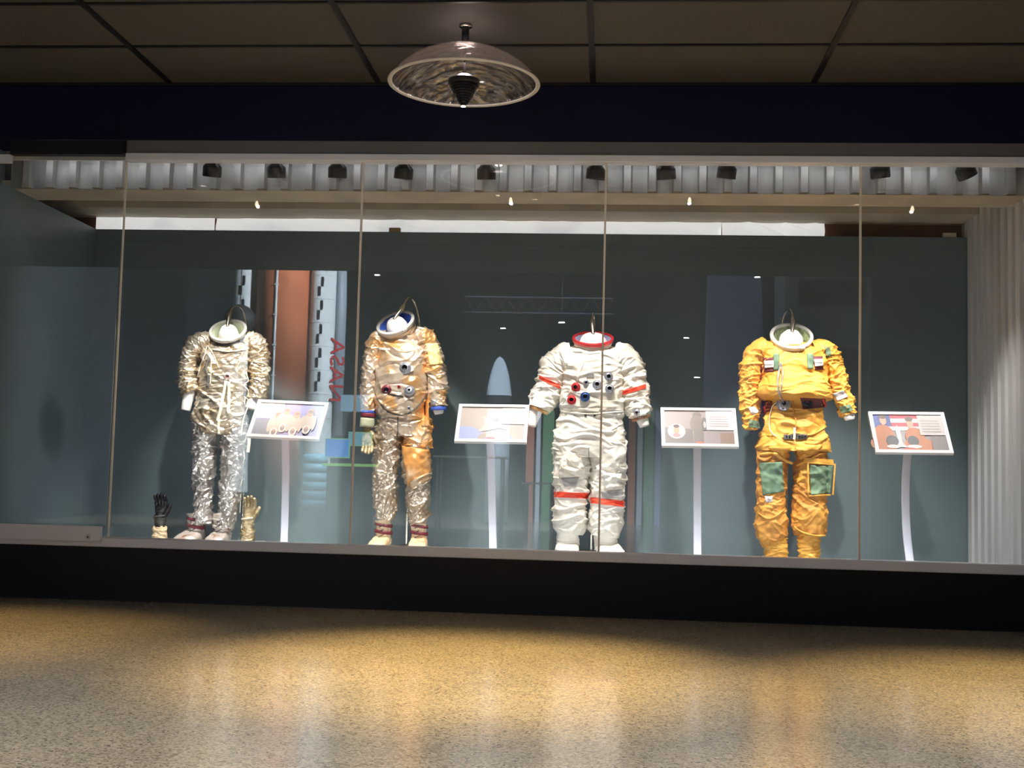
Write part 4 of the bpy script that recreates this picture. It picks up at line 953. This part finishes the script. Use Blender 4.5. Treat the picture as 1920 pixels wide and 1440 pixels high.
def stripe(s, name, pts, halfw, m, off=.005, label=None, n=26):
    """band of cloth following a slanted line across the front and round the limb"""
    a, b = pts[0], pts[-1]
    return s.drape(name, [(a[0], a[1] - halfw), (b[0], b[1] - halfw), (b[0], b[1] + halfw), (a[0], a[1] + halfw)], m, off, n, label=label)
stripe(s3, 'arm_stripe', [(1011, 707), (1051, 726)], 4, M['redband'], label='red stripe')
stripe(s3, 'arm_stripe', [(1167, 737), (1211, 724)], 4, M['redband'], label='red stripe')
stripe(s3, 'leg_stripe', [(1039.5, 927), (1103, 930)], 5.2, M['redband'], .009, label='red stripe')
stripe(s3, 'leg_stripe', [(1107, 938), (1171, 945)], 5.2, M['redband'], .009, label='red stripe')
s3.fitting(1080, 726, 8.5, M['red'], 'red ring'); s3.fitting(1072, 750, 8.5, M['red'], 'red ring')
s3.fitting(1099, 717, 5, M['grey'], None, .014); s3.fitting(1097, 744, 9, M['blue'], 'blue ring')
s3.fitting(1119.5, 721, 8.5, M['grey']); s3.fitting(1141, 706, 8, M['grey']); s3.fitting(1143, 729, 8.5, M['grey'])
s3.drape('emblem_patch', [(1101, 699), (1113, 699), (1114, 708), (1100, 708)], M['whitegrey'], .005, 6)
s3.drape('chest_flap', [(1124, 751), (1168, 751), (1168, 770), (1123, 769)], M['whitesuit'], .010, 16)
s3.drape('chest_flap', [(1100, 668), (1100.5, 668), (1082, 712), (1078, 700)], M['whitesuit'], .004, 10)
s3.drape('thigh_pocket', [(1050, 862), (1090, 858), (1098, 893), (1048, 896)], M['whitesuit'], .022, 24, puff=.018, fold=.016)
s3.drape('pocket_flap', [(1052, 897), (1086, 895), (1080, 912), (1058, 912)], M['whitegrey'], .008, 10, label='grey pocket underside')
s3.drape('thigh_pocket', [(1131, 888), (1166, 888), (1160, 916), (1137, 918)], M['whitesuit'], .020, 22, puff=.015, fold=.014)
s3.drape('pocket_flap', [(1137, 891), (1159, 891), (1158, 900), (1139, 901)], M['whitegrey'], .026, 8, label='grey pocket strip')
s3.drape('knee_pad', [(1127, 922), (1168, 918), (1168, 932), (1130, 936)], M['whitegrey'], .006, 12, label='grey knee patch')
for px in (1098, 1115): s3.drape('belt_slot', [(px - 2, 775), (px + 2, 775), (px + 2, 781), (px - 2, 781)], M['hole'], .006, 4)
s3.strap('pocket_strap', [(1052, 872), (1062, 886), (1076, 893)], M['strap'], .003, .007, .034)
s3.strap('pocket_strap', [(1062, 860), (1076, 872), (1092, 882)], M['strap'], .003, .007, .034)
s3.strap('waist_seam', [(1052, 771), (1085, 775), (1112, 776), (1140, 774), (1168, 771)], M['whitesuit'], .006, None, .004)
s3.strap('chest_seam', [(1100, 668), (1090, 690), (1083, 712), (1062, 745), (1052, 762)], M['whitesuit'], .004, None, .003)
s3.strap('crotch_seam', [(1104, 838), (1104, 848), (1104, 858)], M['webgrey'], .002, None, .002)
band(s3.root, 'wrist_ring', 1010, 769, 19, 6, mat('copper_cuff_ring', (0.70, 0.36, 0.14), .35, metal=.5), dy=-.045, tilt=22, label='copper coloured wrist ring')
band(s3.root, 'wrist_ring', 1202, 785, 17, 5, mat('brown_cuff_ring', (0.35, 0.16, 0.08), .4, metal=.3), dy=-.045, tilt=-18, label='brown wrist ring')
s3.fitting(1194, 773, 6, M['grey'], None, .012, 'gauge')

# ---- suit 4 : yellow suit
s4 = Suit(1485, 1000, 'yellow orange pressure suit with green patches and cords, rightmost of the four')
def wr4(L, a, v, t): return wrinkle(41, .012, 10, 0.8, 0.3)(L, a, v, t)
s4.limb('jacket', [(1487, 846, 0, 66, 42), (1487, 835, 0, 66, 43), (1487, 812, 0, 58, 38), (1487, 785, 0, 52, 34), (1487, 765, .01, 52, 33), (1488, 754, .01, 54, 34), (1489, 748, -.02, 66, 44), (1489, 738, -.03, 68, 48), (1489, 722, -.02, 63, 44), (1489, 700, 0, 59, 37), (1488, 675, 0, 62, 35), (1487, 656, .01, 64, 32), (1485, 647, .03, 50, 20), (1484, 641, .045, 36, 12)], M['yellow'], wr4, 230, 130, 2.5)
s4.limb('sleeve', [(1446, 662, .0, 18, 20), (1426, 658, .0, 22, 24), (1413, 672, .0, 21, 24), (1406, 702, -.01, 19, 22), (1404, 735, -.02, 18, 19), (1405, 765, -.03, 17, 18), (1406, 790, -.04, 16, 16), (1406, 806, -.045, 15, 15)], M['yellow'], wrinkle(42, .012, 18, 0.5, 0.6), 160, 80)
s4.limb('sleeve', [(1526, 660, .0, 18, 20), (1543, 656, .0, 20, 24), (1556, 672, .0, 18, 22), (1565, 702, -.01, 17.5, 20), (1573, 732, -.02, 17.5, 18), (1582, 755, -.03, 16.5, 17), (1586, 772, -.04, 15, 16), (1588, 780, -.045, 14, 15)], M['yellow'], wrinkle(43, .012, 18, 0.5, -0.6), 160, 80)
s4.limb('trouser_leg', [(1450, 825, 0, 27, 34), (1448, 860, 0, 28, 31), (1447, 900, 0, 27, 29), (1446, 938, 0, 26, 28), (1445, 965, -.01, 28, 29), (1446, 990, -.01, 28.5, 29), (1450, 1010, 0, 25, 26), (1453, 1018, 0, 20, 22)], M['ochre'], wrinkle(44, .011, 10, 0.7, 0.6), 190, 90)
s4.limb('trouser_leg', [(1520, 825, 0, 28, 34), (1520, 860, 0, 28, 31), (1519, 900, 0, 28, 29), (1518, 930, 0, 28, 28), (1518, 960, -.01, 31, 31), (1518, 984, -.01, 32, 31), (1516, 998, 0, 28, 27), (1516, 1002, 0, 23, 23)], M['ochre'], wrinkle(45, .012, 11, 0.7, -0.6), 190, 90)
s4.limb('ankle_sock', [(1455, 1008, 0, 20, 22), (1455, 1025, 0, 20.5, 22), (1455, 1045, 0, 20, 22), (1455, 1055, 0, 19, 22)], M['yellow'], wrinkle(46, .007, 22, 0.6, 0.3), 60, 60)
s4.limb('ankle_sock', [(1517, 992, 0, 20, 22), (1517, 1015, 0, 20.5, 22), (1517, 1042, 0, 19, 22), (1517, 1054, 0, 18, 22)], M['yellow'], wrinkle(47, .007, 22, 0.6, -0.3), 60, 60)
s4.bake()
mt, Rm = s4.collar(1483, 632, 39.5, 43, 0, M['ring'], M['lining_green'], (1484, 656), M['ochre'], 1.1)
mannequin(s4.root, 1485, mt, Rm, [(1487, 603, 0.0), (1486, 584, .04), (1482, 577, .09), (1476, 586, .14), (1473, 606, .18)],
          [[(1588, 772, -.045, 11), (1590, 783, -.05, 10), (1591, 788, -.05, 8)]], 1.05)
G = M['green']
s4.drape('thigh_pad', [(1423, 868), (1466, 866), (1470, 922), (1430, 928)], G, .009, 24, fold=.007, label='sage green thigh pad')
s4.drape('thigh_pad', [(1518, 872), (1558, 874), (1554, 925), (1520, 928)], G, .012, 24, fold=.009, label='sage green thigh pad in a yellow border')
for a, b in (((1514, 866), (1515, 930)), ((1560, 870), (1556, 928)), ((1515, 930), (1556, 928))):
    s4.strap('pad_border', [a, ((a[0] + b[0]) / 2, (a[1] + b[1]) / 2), b], M['yellow'], .006, None, .014)
s4.drape('pocket_flap', [(1508, 858), (1560, 862), (1562, 873), (1506, 868)], M['yellow'], .020, 12)
s4.drape('cuff_patch', [(1405, 786), (1423, 790), (1423, 804), (1404, 800)], G, .005, 10, label='sage green cuff patch')
s4.drape('cuff_patch', [(1573, 763), (1594, 758), (1599, 770), (1577, 776)], G, .005, 10, label='sage green cuff patch')
s4.drape('shoulder_patch', [(1546, 648), (1555, 650), (1560, 668), (1549, 672)], G, .004, 8, label='sage green shoulder patch')
s4.drape('badge', [(1403, 764), (1414, 762), (1424, 772), (1410, 778)], M['lilac'], .006, 10, label='pale grey badge')
s4.drape('badge', [(1562, 738), (1581, 732), (1590, 744), (1570, 752)], M['lilac'], .006, 10, label='pale grey badge')
s4.drape('chest_tab', [(1450, 664), (1461, 662), (1460, 694), (1450, 694)], G, .007, 8, label='sage green tab')
s4.drape('chest_tab', [(1513, 662), (1525, 664), (1525, 691), (1514, 692)], G, .007, 8, label='sage green tab')
s4.drape('harness_slot', [(1431, 671), (1450, 670), (1450, 698), (1432, 698)], M['wine'], .004, 8)
s4.drape('harness_slot', [(1525, 668), (1542, 668), (1544, 694), (1528, 694)], M['wine'], .004, 8)
for q in ([(1432, 677), (1450, 676), (1450, 689), (1434, 690)], [(1526, 674), (1542, 673), (1543, 686), (1528, 687)]):
    b_ = s4.drape('buckle', q, M['plug'], .014, 8, label='white buckle')
    mid = [( (q[0][0] + 1), (q[0][1] + q[3][1]) / 2 - 1), ((q[1][0] - 1), (q[1][1] + q[2][1]) / 2 - 1), ((q[1][0] - 1), (q[1][1] + q[2][1]) / 2 + 1), ((q[0][0] + 1), (q[0][1] + q[3][1]) / 2 + 1)]
    s4.drape('buckle_slot', mid, M['whitegrey'], .018, 4, parent=b_)
s4.drape('side_opening', [(1426, 752), (1448, 752), (1446, 771), (1430, 775)], M['wine'], .004, 10, label='dark red opening')
s4.drape('side_opening', [(1500, 746), (1548, 748), (1545, 764), (1506, 768)], M['wine'], .006, 12, label='dark red opening')
s4.fitting(1469, 757, 13, M['grey'], 'grey dial with hose fitting', .024, 'dial', hr=.3)
s4.fitting(1513, 755, 10, M['hole'], 'black round port', .02, 'dial', hr=.4)
s4.strap('hose', [(1463, 680), (1459, 700), (1457, 722), (1461, 742), (1468, 755)], M['grey'], .005, None, .022, 'grey double hose')
s4.strap('hose', [(1464, 682), (1467, 700), (1464, 724), (1463, 742)], M['grey'], .004, None, .018)
s4.strap('cord', [(1464, 752), (1449, 760), (1443, 780), (1442, 800), (1447, 812), (1455, 818)], M['strap'], .0035, None, .010, 'thin cord')
s4.strap('toggle', [(1543, 748), (1545, 757), (1545, 764)], M['redband'], .006, None, .010, 'red toggle')
s4.strap('toggle', [(1432, 762), (1434, 770), (1433, 776)], M['redband'], .006, None, .008, 'red toggle')
s4.strap('front_zip', [(1486, 752), (1488, 770), (1492, 790), (1490, 812)], M['ochre'], .005, None, .004)
s4.strap('webbing', [(1466, 820), (1490, 812), (1520, 815), (1548, 800)], M['yellow'], .005, .008, .006)
for a in (1469, 1493): 
    b_ = s4.drape('adjuster', [(a, 815), (a + 20, 813), (a + 20, 823), (a, 824)], M['webgrey'], .014, 6, label='dark grey strap adjuster')
    for k in range(3):
        x = a + 4 + k * 5.5; s4.drape('adjuster_slot', [(x, 816), (x + 3, 816), (x + 3, 821), (x, 821)], M['hole'], .018, 3, parent=b_)
s4.strap('hanging_strap', [(1489, 802), (1489, 812), (1488, 824)], M['strap'], .003, .009, .022)
s4.drape('knee_label', [(1434, 930), (1449, 931), (1448, 941), (1436, 942)], M['lilac'], .005, 6)
s4.strap('knee_seam', [(1422, 962), (1438, 972), (1455, 968), (1470, 955)], M['ochre'], .006, None, .004)
s4.strap('hem', [(1424, 852), (1450, 850), (1470, 862), (1482, 870)], M['yellow'], .006, .010, .010)
s4.strap('hem', [(1494, 872), (1512, 864), (1535, 852), (1550, 848)], M['yellow'], .006, .010, .010)
s4.drape('jacket_front_flap', [(1440, 838), (1482, 838), (1480, 858), (1462, 862)], M['yellow'], .012, 14)
s4.drape('jacket_front_flap', [(1490, 838), (1542, 836), (1518, 856), (1500, 862)], M['yellow'], .012, 14)
s4.drape('thigh_flap', [(1487, 892), (1502, 880), (1506, 898), (1490, 908)], M['yellow'], .012, 10)
s4.strap('knee_hem', [(1490, 988), (1505, 998), (1528, 1004), (1546, 1004)], M['yellow'], .006, .009, .008)

# ------------------------------------------------------------------ HALL behind the viewer (seen mirrored in the glass)
def rf(px, py, D):
    p = at(px, py, D); return Vector((p.x, 2 * YG - D, p.z))
hallw = mat('dark_hall_wall', (0.055, 0.065, 0.085), 0.8)
struct('wall_hall_far', bx(XL - 2, XR + 2, -22.2, -22, 0, 10), hallw)
struct('wall_hall_left', bx(XL - .2, XL, -22, 8.2, 0, 10), hallw)
struct('wall_hall_right', bx(XR, XR + .2, -22, 8.2, 0, 10), hallw)
struct('ceiling_hall', bx(XL, XR, -22, 0.6, 10, 10.2), M['dark'])
struct('wall_hall_upper', bx(XL, XR, 0.5, 0.6, Zc, 10), M['dark'])

M['rk_orange'] = mat('rocket_orange', (0.62, 0.20, 0.09), 0.6, col2=(0.52, 0.16, 0.07), cscale=2)
M['rk_white'] = mat('rocket_white', (0.62, 0.72, 0.78), 0.5)
D = 20.0; k = D / F
def cyl(bm, c, r, z0, z1, n=40, mi=0): lathe(bm, [(0, z0), (r, z0), (r, z1), (0, z1)], n, Matrix.Translation((c.x, c.y, 0)), mi)
c = rf(526, 700, D); zb = rf(526, 900, D).z
rk = thing('rocket_model', (c.x, c.y, 0), 'tall model rocket with orange core and two white boosters, in the hall behind the viewer', 'rocket model')
bm = bmesh.new(); cyl(bm, c, 51 * k, rf(526, 750, D).z, 8.2); lathe(bm, [(51 * k, 8.2), (48 * k, 8.5), (30 * k, 8.9), (0, 9.2)], 40, Matrix.Translation((c.x, c.y, 0))); put('core_tank', bm, M['rk_orange'], rk, True)
bm = bmesh.new(); cyl(bm, c, 42 * k, 0.4, rf(526, 750, D).z); put('engine_section', bm, mat('rocket_brown', (0.30, 0.16, 0.11), .6), rk, True)
bm = bmesh.new(); px = rf(512, 700, D - 0.46)
rod(bm, [Vector((px.x, px.y, 1.9)), Vector((px.x, px.y, 5)), Vector((px.x, px.y, 8))], .018, 6, 8)
for z in (2.4, 2.9, 3.4, 3.9, 4.4): box(bm, px.x - .03, px.x + .03, px.y - .02, px.y + .03, z, z + .02)
put('feed_line', bm, M['rk_white'], rk)
for cx, rr, nm in ((454, 24, 'booster'), (601, 24, 'booster')):
    cc = rf(cx, 700, D); r = rr * k
    bm = bmesh.new(); lathe(bm, [(0, 0.5), (r * 1.15, 0.5), (r, 0.9), (r, 7.6), (r * .5, 8.2), (0, 8.5)], 40, Matrix.Translation((cc.x, cc.y, 0)))
    for q in range(18):
        z = 0.95 + q * 0.395; lathe(bm, [(r, z), (r * 1.03, z + .005), (r * 1.03, z + .02), (r, z + .025)], 40, Matrix.Translation((cc.x, cc.y, 0)))
    bo = put(nm, bm, M['rk_white'], rk, False)
    bm = bmesh.new()
    for q in range(3, 17):
        z = 0.95 + q * .395
        if q == 8:
            for g in range(6):
                a = PI / 2 + (g - 2.5) * .12; 
                x = cc.x + (r + .004) * cos(a); y = cc.y + (r + .004) * sin(a); zz = z + .2 + (.03 if g % 2 else 0)
                box(bm, x - .016, x + .016, y - .006, y + .012, zz, zz + .03)
            continue
        for g, (dz0, dz1) in enumerate(((.21, .37), (.05, .21))):
            a = PI / 2 + (0.12 if g == 0 else -0.10)
            x = cc.x - (r + .002) * cos(a); y = cc.y + (r + .002) * sin(a)
            box(bm, x - .022, x + .022, y - .02, y + .006, z + dz0, z + dz1)
    put('marking', bm, M['hole'], bo)
    if cx == 601:
        cu = bpy.data.curves.new('lettering', 'FONT'); cu.body = 'NASA'; cu.size = 0.42; cu.extrude = 0.004
        to = bpy.data.objects.new('tmp', cu); C.objects.link(to); bpy.context.view_layer.update()
        me = bpy.data.meshes.new_from_object(to.evaluated_get(bpy.context.evaluated_depsgraph_get())); bpy.data.objects.remove(to)
        me.transform(Matrix.Translation((cc.x + r * .9, cc.y + r * .62, rf(600, 755, D).z)) @ Matrix.Rotation(PI - .9, 4, 'Z') @ Matrix.Rotation(PI / 2, 4, 'X') @ Matrix.Rotation(PI / 2, 4, 'Z'))
        put('lettering', me, M['red'], bo)
cc = rf(634, 700, D + 1); bm = bmesh.new(); lathe(bm, [(0, 1.5), (12 * k, 1.5), (12 * k, 3.9), (10 * k, 4.5), (0, 4.6)], 30, Matrix.Translation((cc.x, cc.y, 0)))
put('side_tank', bm, mat('rocket_bluegrey', (0.30, 0.38, 0.47), .5), rk, True)
put('pedestal', bx(c.x - 1.0, c.x + 1.0, c.y - .5, c.y + .5, 0, .5), M['dark'], rk)
# lower blue-lit tank segments
cc = rf(590, 900, D - 1.2); bl = mat('blue_white_shell', (0.25, 0.55, 0.75), .4)
seg_ = thing('tank_segment', (cc.x, cc.y, 0), 'blue lit ringed tank segment standing at the foot of the rocket', 'tank')
bm = bmesh.new(); prof = [(0, .3)]
for q in range(6): z = .3 + q * .14; prof += [(.19, z), (.19, z + .12), (.17, z + .125), (.17, z + .139)]
prof += [(0, prof[-1][1])]; lathe(bm, prof, 36, Matrix.Translation((cc.x, cc.y, 0))); put('shell', bm, bl, seg_, True)
put('foot', bx(cc.x - .15, cc.x + .15, cc.y - .15, cc.y + .15, 0, .3), M['dark'], seg_)
light('SPOT', 'tank_light', (cc.x + .5, cc.y + 2.2, 3), 420, (.6, .85, 1), (cc.x, cc.y, .8), .1, 22, .3)
# white nose rocket
D = 22.0; k = D / F; c = rf(934, 800, D); zt = rf(934, 668, D).z; zn = rf(934, 742, D).z
r2 = thing('nose_cone_rocket', (c.x, c.y, 0), 'slim white pointed rocket standing in the hall behind the viewer', 'rocket model')
bm = bmesh.new(); H = zt - zn; R = 24 * k
lathe(bm, [(R * math.sqrt(max(0, 1 - t * t)) * (1 - .25 * t) , zn + H * t) for t in [q / 14 for q in range(15)]], 40, Matrix.Translation((c.x, c.y, 0))); put('nose_cone', bm, M['rk_white'], r2, True)
bm = bmesh.new(); cyl(bm, c, R * .96, zn - .25, zn - .002); put('dark_band', bm, M['dark'], r2, True)
bm = bmesh.new(); cyl(bm, c, R * .92, 0.05, zn - .252); put('body', bm, mat('rocket_body_grey', (.40, .46, .50), .5), r2, True)
# graphics table with green edge
D = 13.5
a = rf(604, 868, D); b = rf(700, 862, D)
tb = thing('map_table', ((a.x + b.x) / 2, a.y, 0), 'low display console with lit blue pictures and a green edge in the hall', 'console')
put('counter', bx(min(a.x, b.x), max(a.x, b.x), a.y - .3, a.y, a.z - .03, a.z), mat('lime_edge', (.2, .5, .1), .5, emit=(.25, .6, .12), estr=3.5), tb)
put('cabinet', bx(min(a.x, b.x) + .04, max(a.x, b.x) - .04, a.y - .28, a.y - .05, 0, a.z - .031), M['dark'], tb)
for (x0, y0, x1, y1, cl) in ((608, 824, 652, 856, (.08, .3, .8)), (652, 812, 694, 834, (.15, .4, .5))):
    p0 = rf(x0, y1, D); p1 = rf(x1, y0, D)
    s_ = put('screen', bx(min(p0.x, p1.x), max(p0.x, p1.x), a.y - .06, a.y - .03, p0.z, p1.z), mat('lit_screen', cl, .4, emit=cl, estr=4.0), tb)
    put('screen_frame', bx(min(p0.x, p1.x) - .012, max(p0.x, p1.x) + .012, a.y - .075, a.y - .061, p0.z - .012, p1.z + .012), mat('lime_frame', (.2, .5, .2), .5, emit=(.3, .6, .3), estr=3), s_)
for q in (0, 1):
    x = (a.x * .8 + b.x * .2) if q else (a.x * .2 + b.x * .8)
    put('leg', bx(x - .01, x + .01, a.y - .1, a.y - .08, a.z, a.z + .1), M['dark'], tb)
# pale blue lettered panel
a = rf(638, 771, 15); b = rf(690, 741, 15)
pn = thing('blue_panel', ((a.x + b.x) / 2, a.y, 0), 'pale blue rectangular panel on a post in the hall', 'panel')
put('board', bx(min(a.x, b.x), max(a.x, b.x), a.y - .03, a.y, a.z, b.z), mat('lit_blue_panel', (.3, .5, .7), .5, emit=(.35, .6, .85), estr=3.0), pn)
put('post', bx((a.x + b.x) / 2 - .02, (a.x + b.x) / 2 + .02, a.y - .03, a.y - .01, 0, a.z), M['dark'], pn)
# coloured banners
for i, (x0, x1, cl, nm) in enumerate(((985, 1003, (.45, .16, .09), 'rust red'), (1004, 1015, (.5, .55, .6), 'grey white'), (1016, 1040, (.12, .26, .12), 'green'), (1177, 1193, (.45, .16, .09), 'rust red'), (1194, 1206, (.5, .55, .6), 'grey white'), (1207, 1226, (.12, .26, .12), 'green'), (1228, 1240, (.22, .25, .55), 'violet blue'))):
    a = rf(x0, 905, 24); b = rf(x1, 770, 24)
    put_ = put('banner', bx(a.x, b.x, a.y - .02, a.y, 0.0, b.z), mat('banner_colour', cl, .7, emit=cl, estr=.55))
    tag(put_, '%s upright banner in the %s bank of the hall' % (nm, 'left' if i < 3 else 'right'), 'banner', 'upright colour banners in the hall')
# tall bluish slab and panelled building on the right
D = 26
q = [rf(1335, 520, D), rf(1418, 520, D), rf(1448, 760, D), rf(1318, 760, D)]; bm = bmesh.new()
lo = [(q[3].x, 0), (q[2].x, 0)]
pts = [(q[3].x, 0.0), (q[2].x, 0.0), (q[1].x, q[1].z + 2), (q[0].x, q[0].z + 2)]
vs = [bm.verts.new((x, q[0].y + d, z)) for d in (0, -.8) for x, z in pts]
for f in ((0, 1, 2, 3), (4, 7, 6, 5), (0, 4, 5, 1), (1, 5, 6, 2), (2, 6, 7, 3), (3, 7, 4, 0)): bm.faces.new([vs[i] for i in f])
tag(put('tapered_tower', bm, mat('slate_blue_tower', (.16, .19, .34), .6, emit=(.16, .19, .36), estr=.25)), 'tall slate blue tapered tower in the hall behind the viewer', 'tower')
a = rf(1470, 760, 24); b = rf(1635, 525, 24)
bd = thing('service_building', ((a.x + b.x) / 2, a.y - 1, 0), 'pale grey boxy structure with dark windows in the hall behind the viewer', 'structure')
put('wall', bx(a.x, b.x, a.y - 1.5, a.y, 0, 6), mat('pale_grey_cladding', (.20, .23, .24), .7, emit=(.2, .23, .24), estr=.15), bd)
for (x0, y0, x1, y1) in ((1498, 525, 1625, 573), (1500, 655, 1630, 695)):
    p0 = rf(x0, y1, 24); p1 = rf(x1, y0, 24); put('window', bx(p0.x, p1.x, a.y - .02, a.y + .02, p0.z, p1.z), M['dark'], bd)
# roof truss and hall downlights
a = rf(870, 585, 26); b = rf(1150, 560, 26); bm = bmesh.new(); n = 14
for z in (a.z, b.z): rod(bm, [Vector((a.x, a.y, z)), Vector(((a.x + b.x) / 2, a.y, z)), Vector((b.x, a.y, z))], .02, 4, 6)
for i in range(n):
    x0 = a.x + (b.x - a.x) * i / n; x1 = a.x + (b.x - a.x) * (i + 1) / n
    p, q = (a.z, b.z) if i % 2 else (b.z, a.z); rod(bm, [Vector((x0, a.y, p)), Vector(((x0 + x1) / 2, a.y, (p + q) / 2)), Vector((x1, a.y, q))], .015, 4, 6)
tag(put('lighting_truss', bm, mat('truss_steel', (.3, .3, .36), .4, metal=.5)), 'steel zigzag lighting truss high in the hall', 'truss')
for (px, py, D) in ((707, 515, 24), (943, 615, 24), (1053, 604, 20), (1307, 707, 22), (1420, 519, 24), (1287, 633, 24)):
    p = rf(px, py, D); bm = bmesh.new(); lathe(bm, [(0, 0), (.05, 0), (.055, -.01), (0, -.012)], 20, Matrix.Translation(p))
    r_ = thing('hall_downlight', p, 'small bright ceiling downlight in the tall hall', 'downlight', 'hall downlights')
    put('lens', bm, mat('hall_lens', (1, 1, 1), .4, emit=(.9, .95, 1), estr=22), r_)
    put('cord', bx(p.x - .004, p.x + .004, p.y - .004, p.y + .004, p.z + .002, 10), M['black'], r_)
# dark globe hanging in front of the rocket
p = rf(449, 600, 18.0); bm = bmesh.new(); bmesh.ops.create_uvsphere(bm, u_segments=32, v_segments=20, radius=30 * 18 / F, matrix=Matrix.Translation(p))
g_ = thing('hanging_globe', (p.x, p.y, p.z), 'dark round globe hanging before the rocket in the hall', 'globe')
put('globe', bm, M['dark'], g_, True); put('cable', bx(p.x - .006, p.x + .006, p.y - .006, p.y + .006, p.z + .2, 10), M['black'], g_)
# tables and chairs in the hall (dim outlines)
for i, (px, py, D) in enumerate(((880, 855, 14), (1010, 905, 14.5))):
    p = rf(px, py, D)
    t_ = thing('hall_table', (p.x, p.y, 0), ['long white topped table in the hall, nearer the rockets', 'white topped high table in the hall before the banners'][i], 'table')
    w_ = .42 if i == 0 else .2
    put('tabletop', bx(p.x - w_, p.x + w_, p.y - .4, p.y, p.z - .02, p.z), mat('pale_top', (.7, .75, .8), .4), t_)
    for sx in (-1, 1):
        for sy in (-.36, -.04): put('leg', bx(p.x + sx * (w_ - .05) - .012, p.x + sx * (w_ - .05) + .012, p.y + sy - .012, p.y + sy + .012, 0, p.z - .021), M['grey'], t_)
